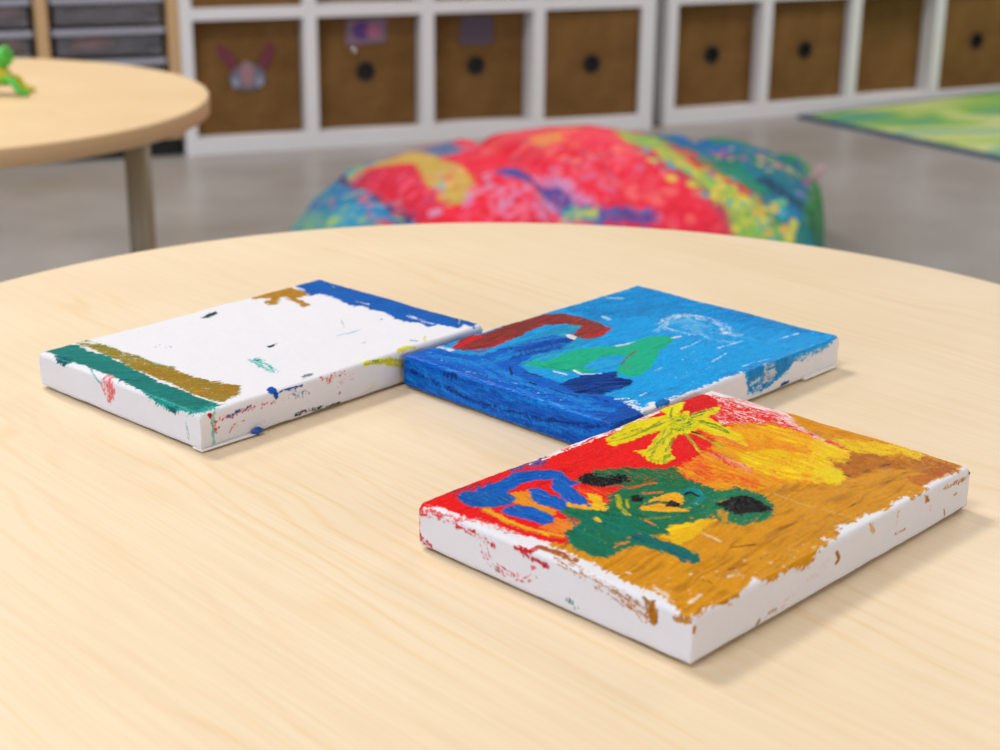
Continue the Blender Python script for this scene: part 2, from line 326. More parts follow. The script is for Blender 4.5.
PAINT_B = [
 ('P', '-9.5,136.2 17,148.8 80.5,158.2 191.8,142.5 197.8,7.4 183.5,-8.5 175,-0.2 164.6,-3 148.7,-3 138.3,-3.1 132,-7.2 125.6,-9.8 112.7,-12.6 104.6,-12.6 99.6,-10.8 97,-1.2 96.2,1.8 77.9,2 66.7,1.6 55,1.7 45,0.7 36.5,1.8 32.7,5.5 22.9,1 26.4,15.2 -6.6,0.7 -14.6,29.1', '0890dc,0aa2ec,10aef4,0688d0,0a9ae4', 1.2, 0, 0.1, 0.2, 0.12, (22, 1.0), 1.0),
 ('P', '110.6,128.9 145.7,131.3 179.8,131.2 178.6,88.8 177.5,49 171.7,2.5 157.5,34.8 152.2,68.7 129.8,90.4 112.2,102.6', '0678bc,0a80c8,0c8cd4', 3, 0.35, -19.2, 0.15, 0.1, (24, 1.6), 0.8),
 ('P', '94.7,61.9 115.9,41.2 147.8,10.1 101.4,6.7 64.3,7.7 41.7,18.6 41.2,41.8', '10a8f0,0ca0e8', 3, 0.3, 0.1, 0.15, 0.1, (22, 1.5), 0.8),
 ('P', '28.9,104.5 56,106.3 80.4,109.8 99.1,108.2 97.9,99.8 84.5,92 86.7,80.8 68.7,80.7 42.6,80.6 30.7,79.9 26.9,91.8', '1890c8,20a0cc,0c80c0,28a8c4', 1, 0, 1.2, 0.25, 0.1, (16, 0.9), 1.0),
 ('P', '30,80.5 49.8,82 68.9,78.3 82,74.2 68.9,71.9 47.2,71.9 33.9,68.7 28.5,74', '28a4d8,18a0d0,30b0d8', 1, 0, -6.9, 0.15, 0.1, (9, 0.55), 1.0),
 ('P', '2.5,140.9 15.7,136.7 19.1,124.7 20.3,110.8 26.4,104.8 44.2,104.5 60.7,103.9 77.1,101.5 75.9,89.1 60.8,84.1 41.4,86 29.7,80.9 24.3,70.1 23.9,51 26.8,29.5 25.8,15.9 20.7,1.5 19.7,-11.9 1.7,-30.1 -23,132.9', '0450b4,045cc8,0870d4,0348a8,0664cc', 1.2, 0, -59.6, 0.35, 0.3, (22, 0.9), 1.0),
 ('P', '-30,-30 -30,150 1.5,150 1.5,-3', '0450b4,045cc8,0870d4,0348a8,0664cc', 1.2, 0, 90.0, 0.35, 0.3, (22, 0.9), 1.0),
 ('P', '4.2,135 18.9,135.8 40.3,139.6 77.8,141 105.8,138.7 100.4,133.8 72.8,136.1 49.8,134.9 25.5,127.2 15.6,128.1', '0458b4,0668c4,0a78cc', 1, 0.15, -40.3, 0.2, 0.1, (9, 0.55), 1.0),
 ('S', '74.6,134.4 80.8,133.2 87.2,134.3', 1.4, '08183c,102858', 0.3, 0.2, 0.15, 0.1, (9, 0.45), 1.0),
 ('S', '20.9,129.4 22.3,123.8 22.2,119.6', 3.2, 'e8e8f0', 0.8, 0.4, 0.15, 0.1, (9, 0.45), 1.0),
 ('S', '87.6,133.9 94.2,132.3', 2.2, 'e8eef4', 0.6, 0.35, 0.15, 0.1, (9, 0.45), 1.0),
 ('S', '-3.8,125.5 -9.9,67.7 -8.2,6.2', 2.6, '0a74d0,1484d8', 0.8, 0.55, 0.15, 0.1, (9, 0.45), 1.0),
 ('S', '-5.1,118.6 -11.9,77.2 -10.9,29.2', 2.6, '0a74d0,1484d8', 0.8, 0.55, 0.15, 0.1, (9, 0.45), 1.0),
 ('S', '-10.3,127 -17.1,87.6 -16.1,41', 2.6, '0a74d0,1484d8', 0.8, 0.55, 0.15, 0.1, (9, 0.45), 1.0),
 ('S', '0.5,105.4 -3.1,58.4 1.8,8.1', 2.6, '0a74d0,1484d8', 0.8, 0.55, 0.15, 0.1, (9, 0.45), 1.0),
 ('S', '-9.4,111.8 -15.8,64.4 -14.4,11.6', 2.6, '0a74d0,1484d8', 0.8, 0.55, 0.15, 0.1, (9, 0.45), 1.0),
 ('S', '-6.5,124.2 -8.7,105 -11.3,78.5 -8.5,41.2 -2.7,6.4', 2.2, '023488', 0.8, 0.4, 0.1, 0.1, (9, 0.45), 1.0),
 ('P', '-1.8,104.9 -0.1,94.3 -2.4,91.6 -4,98.2', '022c74,03388c', 1, 0.2, 0, 0.15, 0.1, (9, 0.55), 1.0),
 ('S', '-6.1,114.5 -9.1,110.4', 1.2, '2890d8', 0.3, 0.3, 0.15, 0.1, (9, 0.45), 1.0),
 ('S', '-18.9,132.8 -16.7,105 -17.6,78.5', 1.2, '1c88d8', 0.3, 0.4, 0.15, 0.1, (9, 0.45), 1.0),
 ('D', '11.8,127.6 4.4,89.5 8.9,61.9 5.9,31.8', 60, 2.2, 0.4, '70c0f0,a8dcf8,3ca0e8', 5),
 ('S', '10,120.8 14.6,99.7 6,68.6', 4.5, '0a7cdc,1894e8,086cc8', 1.4, 0.42, 0.2, 0.1, (9, 0.45), 1.0),
 ('S', '9.9,108.4 19.3,91.1 41.8,98.2', 4.5, '0a7cdc,1894e8,086cc8', 1.4, 0.42, 0.2, 0.1, (9, 0.45), 1.0),
 ('S', '22.2,100.5 10.9,63.8 15.7,25.8', 4.5, '0a7cdc,1894e8,086cc8', 1.4, 0.42, 0.2, 0.1, (9, 0.45), 1.0),
 ('S', '16.4,81.8 11.5,51.9 11.1,16.1', 4.5, '0a7cdc,1894e8,086cc8', 1.4, 0.42, 0.2, 0.1, (9, 0.45), 1.0),
 ('S', '3.1,56.4 0.5,30 17,6.8', 4.5, '0a7cdc,1894e8,086cc8', 1.4, 0.42, 0.2, 0.1, (9, 0.45), 1.0),
 ('P', '32.4,90.6 46.8,97.7 64.8,97.7 79.2,92.6 75.1,87.7 63.8,85.5 53.3,87.1 40.8,88.7', '033c98,0448a8,02307c', 1, 0.15, -1.0, 0.4, 0.4, (9, 0.55), 1.0),
 ('P', '21.9,49.2 30.7,52.1 37.8,51 47.6,47.3 57.6,43.5 48.6,38.5 50.7,30.6 44.7,26.9 37.3,26.6 27.1,27.4 19.4,34.9 19.1,40.7', '033080,042a6c,0648a4,054098', 0.7, 0, -29.4, 0.5, 0.5, (14, 0.7), 1.0),
 ('S', '21.9,49.2 32,50.8 39.1,49.7', 0.8, '040c20', 0.3, 0, 0.15, 0.1, (9, 0.45), 1.0),
 ('S', '19.1,37 32.9,34.7 47.9,29.5', 0.8, '040c24', 0.3, 0.2, 0.15, 0.1, (9, 0.45), 1.0),
 ('S', '44.1,37.1 51.1,32.1 48.5,28.9 38.3,27.5', 0.7, '060c1c', 0.3, 0.15, 0.15, 0.1, (9, 0.45), 1.0),
 ('S', '23.4,73 23.6,66.9 24.2,62.4', 1.2, '0c1428,401c18', 0.3, 0.15, 0.15, 0.1, (9, 0.45), 1.0),
 ('S', '14.7,48.8 14.3,39.9 15.8,32.9', 1, '04143c', 0.3, 0.1, 0.15, 0.1, (9, 0.45), 1.0),
 ('S', '47.2,106 44.1,100.4', 1, '061a48', 0.3, 0.2, 0.15, 0.1, (9, 0.45), 1.0),
 ('S', '14.2,60.6 14.1,56.8', 1.8, '041848', 0.3, 0.2, 0.15, 0.1, (9, 0.45), 1.0),
 ('S', '23.9,82.5 16.3,74', 1, '042058', 0.3, 0.2, 0.15, 0.1, (9, 0.45), 1.0),
 ('S', '20.9,27.9 21.4,20.2', 0.9, '04205c', 0.3, 0.3, 0.15, 0.1, (9, 0.45), 1.0),
 ('P', '32.2,82.5 38.7,80.2 43.2,75.9 53.9,77.9 66.3,78.6 77.1,72.5 86,66 97,66.3 107.6,67.2 113.9,63.4 115.4,55.1 103.4,51.2 93.2,48.1 71.7,35.8 58.7,32.5 53.7,35.5 55.1,43.9 65.4,50.1 71.3,52.6 50.9,50.1 43.3,53.4 38.4,60.3 33.9,68.7', '0cb088,10b88e,08a880', 0.7, 0, 0.1, 0.2, 0.1, (14, 1.2), 1.0),
 ('P', '47,57.9 59.9,61.6 68.6,61.5 76,56.4 72.3,51.6 60,49.2 50.2,50.7', '1498dc,20a4dc', 0.6, 0, 0.1, 0.15, 0.1, (9, 0.55), 1.0),
 ('S', '63.1,48.2 78,54.4 84.8,56.3', 1.2, '405c50,a05838', 0.3, 0.45, 0.15, 0.1, (9, 0.45), 1.0),
 ('S', '61.1,44.1 65.4,44', 1, '804838', 0.3, 0.3, 0.15, 0.1, (9, 0.45), 1.0),
 ('S', '35,73.6 38.3,66.4 39.8,59', 1, '0a8870', 0.3, 0.3, 0.15, 0.1, (9, 0.45), 1.0),
 ('P', '23.3,120.7 36,128 43.3,129.8 49.5,126.1 62.3,127.4 72.7,129 85.6,128.5 97,127.1 104,122.9 108.8,113.3 107.5,100 104.1,89.1 96.7,84.7 86.5,83.2 81,86.3 80,94.1 88,97.8 96.5,101.2 94.1,110.6 84.3,115.4 70.7,114.6 55.5,111.2 41.9,109 30.4,107.3 25.9,113.8', '8c2824,7a3430,a02c24,6c3c38,b02a22', 0.6, 0, 2.3, 0.45, 0.4, (18, 0.6), 1.0),
 ('S', '26.8,121.5 37.7,124.1 46.4,124.5', 4.5, 'd41018,e42028,a81820', 0.7, 0.15, 0.5, 0.1, (9, 0.45), 1.0),
 ('S', '28.4,113.5 38.6,110 57.8,113.4', 2.2, 'c81c1c,b82420', 0.6, 0.25, 0.15, 0.1, (9, 0.45), 1.0),
 ('S', '84.2,87.8 90.9,85.7 102.5,88.3', 3, 'd01c1c,c02420', 0.5, 0.1, 0.4, 0.1, (9, 0.45), 1.0),
 ('S', '85.2,95.9 93.4,97.1 97.4,97.9', 2, 'b83028', 0.3, 0.2, 0.15, 0.1, (9, 0.45), 1.0),
 ('S', '100,124.2 106.9,115.1 106.8,100.7', 1, '504858,384050', 0.3, 0.2, 0.15, 0.1, (9, 0.45), 1.0),
 ('S', '109.6,100.4 106.1,89.4', 0.9, '3878a8', 0.3, 0.3, 0.15, 0.1, (9, 0.45), 1.0),
 ('P', '80.3,98.3 82.1,96.6 81,90.9 76.3,88.7 76.5,92.9', 'f0e4e4', 0.3, 0, 0, 0.15, 0.1, (9, 0.55), 1.0),
 ('S', '90.8,104.3 97,103', 1.6, '20a090', 0.3, 0.2, 0.15, 0.1, (9, 0.45), 1.0),
 ('S', '83.9,68.1 89.8,66.7 95.1,65.9', 1.3, 'f0f2f6,e0e8f0,ffffff', 0.4, 0.1, 0.15, 0.1, (9, 0.45), 1.0),
 ('S', '34.4,64.2 35.2,57.4', 1.3, 'f0f2f6,e0e8f0,ffffff', 0.4, 0.1, 0.15, 0.1, (9, 0.45), 1.0),
 ('S', '42.2,58.6 40.5,52.2 47.6,47.3', 1.4, 'f0f2f6,e0e8f0,ffffff', 0.5, 0.12, 0.15, 0.1, (9, 0.45), 1.0),
 ('S', '113.6,56.8 119.1,56', 1.6, 'f0f2f6,e0e8f0,ffffff', 0.4, 0.05, 0.15, 0.1, (9, 0.45), 1.0),
 ('S', '117.7,104.6 115.9,99', 2.6, 'c8e0f0,a0d0f0', 0.7, 0.25, 0.15, 0.1, (9, 0.45), 1.0),
 ('S', '144.4,124.5 149.8,119.3', 2, 'b8dcf4,80c4ec', 0.5, 0.2, 0.15, 0.1, (9, 0.45), 1.0),
 ('S', '130.5,75.2 141.7,78.9 150.4,77.8 152.8,70.5 152.4,61.2 149.1,52.4 141.7,43.2 141.3,36.7', 5.5, 'd8e8f4,a8d4f0,f0f4f8,68b8e8', 2.2, 0.52, 0.3, 0.4, (5, 0.8), 1.0),
 ('S', '125.1,71 125.5,63.6 126.6,55.6 129,48.6 126.7,39.5 130.4,33.7', 3.4, 'c8e4f4,98ccee', 1.8, 0.54, 0.3, 0.1, (9, 0.45), 1.0),
 ('S', '116.9,69.6 127.8,73.1', 3, '90ccf0', 0.3, 0.4, 0.15, 0.1, (9, 0.45), 1.0),
 ('P', '137.5,75.6 148.4,72.3 145.4,56 138.2,44.3 130.2,52.1 131,65.3', '50b0e8,78c0ec', 1.5, 0.5, 0.1, 0.15, 0.1, (9, 0.55), 1.0),
 ('S', '140.2,37.8 142,18', 1.2, '6cb8e4', 0.3, 0.6, 0.15, 0.1, (9, 0.45), 1.0),
 ('S', '142.9,39.7 142.9,30.6 145.6,23.4', 2.5, '0c78a8', 0.3, 0.55, 0.15, 0.1, (9, 0.45), 1.0),
 ('D', '100.1,41.3 89.6,14.2 63.6,19.9', 26, 9, 0.4, '90d0f4,c0e4f8', 8),
 ('S', '117.2,31.2 136,30.5', 1.0, '98d4f4,d0ecfa', 0.3, 0.5, 0.15, 0.1, (9, 0.45), 1.0),
 ('S', '97.9,20.4 113.7,23.8', 1.0, '98d4f4,d0ecfa', 0.3, 0.5, 0.15, 0.1, (9, 0.45), 1.0),
 ('S', '102.6,43.2 119.8,44.1', 1.0, '98d4f4,d0ecfa', 0.3, 0.5, 0.15, 0.1, (9, 0.45), 1.0),
 ('S', '69.3,32.1 75,32.5', 1.0, '98d4f4,d0ecfa', 0.3, 0.5, 0.15, 0.1, (9, 0.45), 1.0),
 ('S', '144.7,19.8 166.4,16.8', 1.0, '98d4f4,d0ecfa', 0.3, 0.5, 0.15, 0.1, (9, 0.45), 1.0),
 ('S', '102.1,6 121.4,3.6', 1.0, '98d4f4,d0ecfa', 0.3, 0.5, 0.15, 0.1, (9, 0.45), 1.0),
 ('P', '27.1,14.6 31,14.4 26.5,6.2 29.3,1.7 39.1,2.8 51,2 64.3,2 66.2,-1.4 26.1,-4.3 19.1,1.3', 'e8eaf0,f4f4f6,b8dcf0', 1.6, 0.3, 2.7, 0.15, 0.1, (5, 0.8), 1.0),
 ('S', '25.9,19.4 30.7,16.5', 1.8, 'f0f2f6,e0e8f0,ffffff', 0.3, 0.4, 0.15, 0.1, (9, 0.45), 1.0),
 ('S', '37.6,15.2 41.5,15', 1.6, 'f0f2f6,e0e8f0,ffffff', 0.3, 0.4, 0.15, 0.1, (9, 0.45), 1.0),
 ('P', '32.9,3.5 40.5,5 41,0.9 38.5,-1 30,-0.7', '0864b4,0a70bc', 0.5, 0, 0, 0.15, 0.1, (9, 0.55), 1.0),
 ('P', '22.8,11.6 20.8,4.9 22.3,1.6 16.3,-1.7 -2.1,0.9 -0.9,6.5', '0448a4,0354b4', 0.8, 0, -40.3, 0.15, 0.1, (9, 0.55), 1.0),
 ('P', '99.2,2.8 110.6,1.8 122.2,0.7 138.1,-1 136,-4.6 127,-7.6 122.2,-9.4 114.3,-12 107.1,-13.2 100.4,-11 97.3,-4.3', '0c80c8,1890d4,0a6cb4', 0.9, 0.12, -81.9, 0.15, 0.1, (6, 0.8), 1.0),
 ('P', '112,0.5 119.6,-0.7 121.9,-6.3 117.4,-10.3 110.6,-8.6', 'c8c4b0,d8dce0,80a8c0', 1.2, 0.42, 0, 0.15, 0.1, (3, 1), 1.0),
 ('P', '99,-5.7 108.6,-5.1 112.6,-12.1 104.6,-13.1', 'b8d8ec,e0e4e8', 1, 0.6, 0, 0.15, 0.1, (3, 1), 1.0),
 ('S', '127.8,-13.9 132.8,-13.6', 1.8, '04489c', 0.3, 0, 0.15, 0.1, (9, 0.45), 1.0),
 ('S', '133.2,-2.9 147.1,-4.2 166.3,-2.9', 3, '3898d4,68b0dc', 1.2, 0.5, 0.15, 0.1, (9, 0.45), 1.0),
 ('S', '175.2,3.7 181.7,4.3', 2.2, '0858b0', 0.3, 0, 0.15, 0.1, (9, 0.45), 1.0),
 ('S', '27.3,112.4 52.5,103 74.9,96.8', 3.5, '0c80d8,20a0e0,0860bc', 1.4, 0.45, 0.25, 0.1, (9, 0.45), 1.0),
 ('S', '29,93.9 48.1,92.2 68.7,87.3', 3.5, '0c80d8,20a0e0,0860bc', 1.4, 0.45, 0.25, 0.1, (9, 0.45), 1.0),
 ('S', '10.3,112.2 20.1,98.5 33.3,98.1', 3.5, '0c80d8,20a0e0,0860bc', 1.4, 0.45, 0.25, 0.1, (9, 0.45), 1.0)
]
PAINT_R = [
 ('P', '-3,2.6 3.9,0.1 9.2,1.7 18.9,-1.5 25.3,-0.2 36.8,2.6 36.6,-0.5 43.8,-2.3 48.4,-1.6 60.5,-3.2 64.5,-5.4 71.4,-1.6 72.7,1 77.6,-0.9 80.7,4.6 83.5,0.6 95.7,7.6 99.4,4 109.9,4.8 118.4,1.5 129.1,3.7 135.5,4.1 135.8,-0.1 146.3,0.1 150.1,3.1 157.8,2.4 164,3.3 172.2,0.9 178.1,3.7 181.8,8.9 193.7,6.1 202,45.4 198.9,109.7 145.8,108.5 51.1,83.1 8.3,70.2 7.9,66.1 7.8,49.4 6.5,41 4.5,31.4 5,20.7 4.3,13.4 0.6,7.3', 'c67e08,d48c08,e29a10,d89008,c8820a', 1.3, 0, 5.5, 0.2, 0.1, (20, 1.0), 1.0),
 ('P', '141.9,52.4 157.5,52.2 164,45.9 165.3,35.5 164.9,26.9 174.8,20.1 178.2,5.1 170.5,2.6 160.8,5 160.8,16.4 152.3,24.7 136.8,28.6 136.9,34.1', 'a8560e,bd6416,9a4c10,c46c1a', 1.8, 0.22, -90.2, 0.15, 0.1, (16, 0.6), 0.85),
 ('P', '152.2,13.5 159.6,9.1 172.1,5.2 158.8,4.2 147,4.8', 'b5501a,c4602a', 1.2, 0, -90.2, 0.15, 0.1, (9, 0.55), 0.7),
 ('P', '-2.5,133.7 36.9,138 89.3,137.8 140.8,137.4 184.7,134.8 174.8,118.5 159.9,108.4 131.9,89.7 104.8,71.3 89,70 61.9,72.5 52.2,82 15,63.6 11.8,66.8 8.7,74.4 7.6,86.1 6.4,96.9 3.7,104.5 3.3,113.5 1.6,120.2 -1,125 -4.5,127.2', 'e80a10,f41812,e00810', 0.9, 0, -0.4, 0.2, 0.1, (9, 0.55), 1.0),
 ('P', '16.8,127.4 42.4,126.9 76.1,125.9 126.6,125.7 171.5,125.4 189.1,138.1 89.3,137.8 24.4,136.3', 'f4e2e0,f8f0f0', 1.0, 0.52, -0.4, 0.02, 0.1, (5, 0.7), 1.0),
 ('P', '56.7,124.3 73.7,123.7 114.7,124.1 139.3,125.1 151.1,134.5 61.5,134.2', 'f8eeee,fff6f4', 0.8, 0.4, -0.4, 0.02, 0.1, (4, 0.6), 1.0),
 ('P', '169.7,123.5 184.4,131.2 188,102.1 180.4,88.4 166.4,68.7 162.4,50.5 155.1,51.5 165.4,76.1 156.4,85 148.1,99.7 159.4,112.4', 'f3a9a4,f8dede,ee4c44,fdf3f2,f6c4c0', 0.8, 0, -90.2, 0.05, 0.1, (10, 0.7), 1.0),
 ('P', '153.6,114.5 173.7,123.2 173.2,112.9 172.3,91.1 166.5,71.8 160,52.9 156.7,46.9 153.1,62.8 157,77.9 149.2,95.3', 'e81a1a,ee2c22', 1.5, 0.42, -90.2, 0.1, 0.1, (14, 0.6), 1.0),
 ('P', '146.9,100.9 152.8,90.1 155.5,79.3 146.1,85.3 139.3,95.2', 'e81a18', 1, 0.3, -90.2, 0.15, 0.1, (9, 0.55), 1.0),
 ('P', '187.8,139.4 191.7,135.6 190.7,106.7 180.6,102.2 177.9,113.7 174.4,122.6 166.8,124.5', 'fbf2f0,f6e2e0', 0.8, 0.15, -90.2, 0.02, 0.1, (9, 0.55), 1.0),
 ('P', '166.7,130 171.8,125 170.8,118.8 163.6,111.7 156.4,110.1 146.5,111.2 148.3,126.7', 'dc0a10,e61216', 0.6, 0, -0.4, 0.25, 0.1, (9, 0.55), 1.0),
 ('P', '94.7,81.3 105.2,82.5 123.6,85.4 143.6,94.2 153,94.9 162.7,85.4 164.5,70.5 162.3,63.1 159.5,56.4 162.1,44.7 152.2,39.3 141.1,41.5 135.9,29.4 127.5,28.1 122,36.2 112.3,44.4 100.9,44.7 97.3,52.3 88.1,58.7 89,70', 'e8780e,f09a0c,f4b20a,ea8a0c,ef7a18,f2a80a', 1.6, 0, -90.2, 0.3, 0.2, (18, 0.8), 1.0),
 ('P', '143.5,91.1 160.7,84 163.6,69.9 161.2,59.4 149.3,60.2 147.9,74 139.1,82.7', 'f6b806,f2a60a,f8c60c', 1.3, 0.25, -90.2, 0.25, 0.2, (16, 0.7), 1.0),
 ('P', '127.1,76 140.2,66.1 146.6,50.8 142.2,37.5 136.5,28.9 127.2,27 122,36.2 116.1,48.9 117.5,64.6', 'f8cc08,f4bc08,fada14', 1.5, 0.2, -90.2, 0.3, 0.25, (16, 0.7), 1.0),
 ('P', '151.1,58.5 162.2,60.1 161.7,55.9 160.6,44.7 154.6,39.9 147.8,39.3 145.6,44.4 145.5,51.9', 'f6d40c,fae018,f0b808,eeb010', 1.3, 0.14, -90.2, 0.35, 0.2, (9, 0.55), 1.0),
 ('P', '134.7,41.9 140.8,40.3 136.5,30.3 128,27.5 125,31.9 124.5,37.9', 'fae014,f4d20a,eebc0c', 1.3, 0.16, -90.2, 0.35, 0.2, (9, 0.55), 1.0),
 ('S', '162.6,56.5 162.7,51.7 161.5,45.3', 2.0, 'e42440,ea4a58', 0.5, 0.2, 0.15, 0.1, (9, 0.45), 1.0),
 ('S', '135.6,92.4 135.4,83.1 135.3,77', 3.2, 'e8281c,f07858', 1, 0.35, 0.15, 0.1, (9, 0.45), 1.0),
 ('S', '117.8,79.1 116.4,68.6 115,61.3', 3.5, 'e8281c,f8b0a0,ee5030', 1, 0.3, 0.15, 0.1, (9, 0.45), 1.0),
 ('S', '123.6,91.6 117.8,79.1 112.7,66.4', 3, 'ea3a1c', 1, 0.45, 0.15, 0.1, (9, 0.45), 1.0),
 ('P', '87.9,71.1 101.4,74.6 106.6,63.9 110,52.1 102.2,48.9 98.9,63 88.5,62.3', 'ee6418,ea4c1a', 1.5, 0.5, -90.2, 0.15, 0.1, (16, 0.7), 1.0),
 ('P', '98.5,83.3 111.5,82.3 106,70.2 96.6,70.9', 'e8401a,ec641a', 1.5, 0.45, -90.2, 0.15, 0.1, (12, 0.7), 1.0),
 ('P', '180.8,100.2 180.6,81.3 182.6,43.2 184.5,25.7 174.8,29.2 171.8,41.3 169.6,59.1 168.5,73.2 180.1,88.7', 'e08c08,e89c0a,d88008', 1, 0, -90.2, 0.2, 0.1, (18, 0.7), 1.0),
 ('P', '167.1,58.4 172.3,45.4 176.5,36.7 180.8,30.9 175.6,17.9 169.5,17.9 171.9,27.5 166.3,31.5 161.2,39.4 163.5,49.4', 'f0c010,f6d014,e8ac0c', 1.2, 0.3, -90.2, 0.15, 0.1, (14, 0.7), 1.0),
 ('S', '148.9,38.2 148.7,32.5 148,27.5', 0.9, '4a2c08', 0.3, 0.4, 0.15, 0.1, (9, 0.45), 1.0),
 ('S', '137.7,31.9 137.6,29.2', 1.1, '3a2408', 0.3, 0.3, 0.15, 0.1, (9, 0.45), 1.0),
 ('S', '155,26.4 159.1,25.3', 1.1, '4a2008', 0.3, 0.2, 0.15, 0.1, (9, 0.45), 1.0),
 ('P', '141.2,126.6 147.7,129 151.9,128.4 156.9,125.2 152.6,122.4 145.5,119 137.9,116.3 132.3,115.1 139.2,121.7', 'f0d808,f8e810,d8c818', 0.5, 0, 30.5, 0.4, 0.3, (6, 0.6), 1.0),
 ('P', '99.2,121.8 107.6,123 120.8,126.4 129.9,124.1 138.9,120.4 134.1,113.3 124.9,109.3 120.4,112 111.2,113.1 103.4,113 96.5,113.6 95.3,116.3', 'f4dc08,f8e410,ecd00a,e2cc10,98a418', 0.7, 0, -3.8, 0.45, 0.35, (12, 0.55), 1.0),
 ('P', '97.5,104.9 102.7,102.9 116,108.5 127.4,113.3 132.9,111.3 128.2,104.4 118.9,102.4 109.6,96.1 102.3,88.3 97.3,87.3 94.2,88.9 94.3,96.1 98.1,101.3', 'f4dc08,f8e410,ecd00a,e2cc10,98a418', 0.7, 0, 23.2, 0.45, 0.35, (12, 0.6), 1.0),
 ('P', '138,119.6 146.7,117.8 149.9,118.1 146.6,114.5 158.1,113.6 164.9,112.2 158.2,108.3 150.2,107.6 147.5,100.3 143.5,91.1 138.3,88.2 134.4,93.6 134.8,101.2 126.1,101.7 124.3,106.7', 'f4dc08,f8e410,ecd00a,e2cc10,98a418', 0.7, 0, -73.3, 0.45, 0.35, (12, 0.55), 1.0),
 ('P', '146.7,94.5 140.5,81.3 135,75.8 136.1,85.6 138.4,94.5', 'eed008,f2dc10,d8b40c', 0.8, 0.2, -97.2, 0.3, 0.1, (9, 0.55), 1.0),
 ('S', '127.9,103.1 123.1,95.2 115.7,85.5', 1.6, 'c8bc14,6c7c20,e8d010', 0.3, 0.15, 0.3, 0.1, (9, 0.45), 1.0),
 ('S', '130.9,100.2 129.6,92 127.4,83.2', 1.8, '4c7828,d8cc14,2c6030', 0.3, 0.1, 0.3, 0.1, (9, 0.45), 1.0),
 ('S', '145.7,113.7 153.3,113.1 159.4,112.4', 1.5, '386a3c,4a7a3c', 0.3, 0.3, 0.15, 0.1, (9, 0.45), 1.0),
 ('S', '143.9,107.1 144.7,99.7 142,91', 2, '7a9a1c,5c8a24', 0.3, 0.35, 0.15, 0.1, (9, 0.45), 1.0),
 ('P', '136.1,118.1 143.8,115.6 142.1,108.9 133.4,104.2 126.1,104.9 127.4,110.1', '3c8028,b8c018,e8dc10,649a20,2c6c30', 1, 0.3, 0, 0.4, 0.1, (3, 1.0), 1.0),
 ('S', '131.2,101.5 131.8,97.8', 1.3, '0c2018,123020', 0.3, 0.1, 0.15, 0.1, (9, 0.45), 1.0),
 ('S', '95.5,95 96.4,89.7 105.4,92.7', 1.4, '8aa818', 0.3, 0.4, 0.15, 0.1, (9, 0.45), 1.0),
 ('S', '101.3,116.6 114.8,116 131.1,116.3', 1.2, 'a0a818,6a9020', 0.3, 0.4, 0.15, 0.1, (9, 0.45), 1.0),
 ('S', '102.7,99.8 116,105.3 128,109.5', 1.5, 'b8b414,6c9424', 0.3, 0.4, 0.15, 0.1, (9, 0.45), 1.0),
 ('P', '53.8,96.4 64.5,88.6 55.4,78.9 45.4,73.3 40.2,78.5 35,88.7 39.1,92.4', 'ee2a16,e81c14,f05a18', 1, 0, -90.2, 0.15, 0.1, (9, 0.55), 1.0),
 ('P', '51.6,90.5 54.3,87.8 50.8,80.8 46.9,73.1 42.1,75.3 38.9,82.3 36.7,88.3 40,90.2 44.8,85.5 46,81.6', 'f4b010,f8c818,ee8c18', 1, 0, -90.2, 0.25, 0.1, (9, 0.55), 1.0),
 ('P', '27.3,83.7 30.1,78.4 30.6,73 21.1,70.4 17.1,74.4 16.7,81.9', 'ee7a20,f08c24,e85a1c', 1, 0, -90.2, 0.25, 0.1, (9, 0.55), 1.0),
 ('P', '30.4,110 38.1,107.8 32.7,98.7 31.9,87.9 27.8,85.7 27,96.5 25.5,103.2', 'e8861c,ee9a1c,d87418', 0.6, 0, -90.2, 0.25, 0.1, (9, 0.55), 1.0),
 ('S', '13.6,107.2 12.1,94.9 12.9,83.2 16.2,71.7', 3.5, 'e8601a,ee8a1c,f2a81c', 0.8, 0.15, 0.15, 0.1, (9, 0.45), 1.0),
 ('S', '13.5,106 12.7,98.1 12.7,92', 1.6, 'f0b81c', 0.3, 0.2, 0.15, 0.1, (9, 0.45), 1.0),
 ('S', '13.4,87.6 13.8,81.2 13.8,75.3', 1.4, 'f4b818', 0.3, 0.2, 0.15, 0.1, (9, 0.45), 1.0),
 ('P', '57.1,101.4 69,103.6 74.7,102.3 80.5,98 89.9,87.4 96.6,83.7 92.1,75.3 88.6,67.7 74.7,73.2 68.7,83.1 61.6,90.1', '0c6038,087048,1c6834,2c6a30,047050', 1.3, 0.12, -90.2, 0.25, 0.2, (14, 0.7), 1.0),
 ('P', '48.5,77.9 60.1,84.8 69.5,83.7 80,77.5 89.8,70.6 89.4,58.7 73.9,45.3 63.1,43.5 50.1,49 43.7,57.7 40.5,68.2', '067050,0c7c54,2c7434,04604a,087a5c', 1.2, 0, -7.0, 0.3, 0.3, (10, 0.8), 1.0),
 ('P', '77.5,54.5 87.3,58.1 97,54 98.5,43 92,32.6 83,27.6 76.4,29.1 68.3,33.5 66.6,41.2', '087050,0c7a58,2c7838,067458', 1.2, 0.08, 0, 0.25, 0.2, (8, 0.8), 1.0),
 ('P', '32.3,86.3 36.7,88.3 42.4,77.5 50,71.4 51.8,59.5 51.2,47.9 44.3,45.2 39.2,50.2 40,40.1 39.3,27.2 36.1,24.7 32.3,25.2 31.6,37 31.2,46.5 24.7,48.3 14.7,48.1 11.5,53.5 13.9,65.8 20.6,73.3 29.6,74.1', '04583e,067050,0a7c58,04604a,0c6a40', 1.0, 0, -81.6, 0.45, 0.35, (10, 0.7), 1.0),
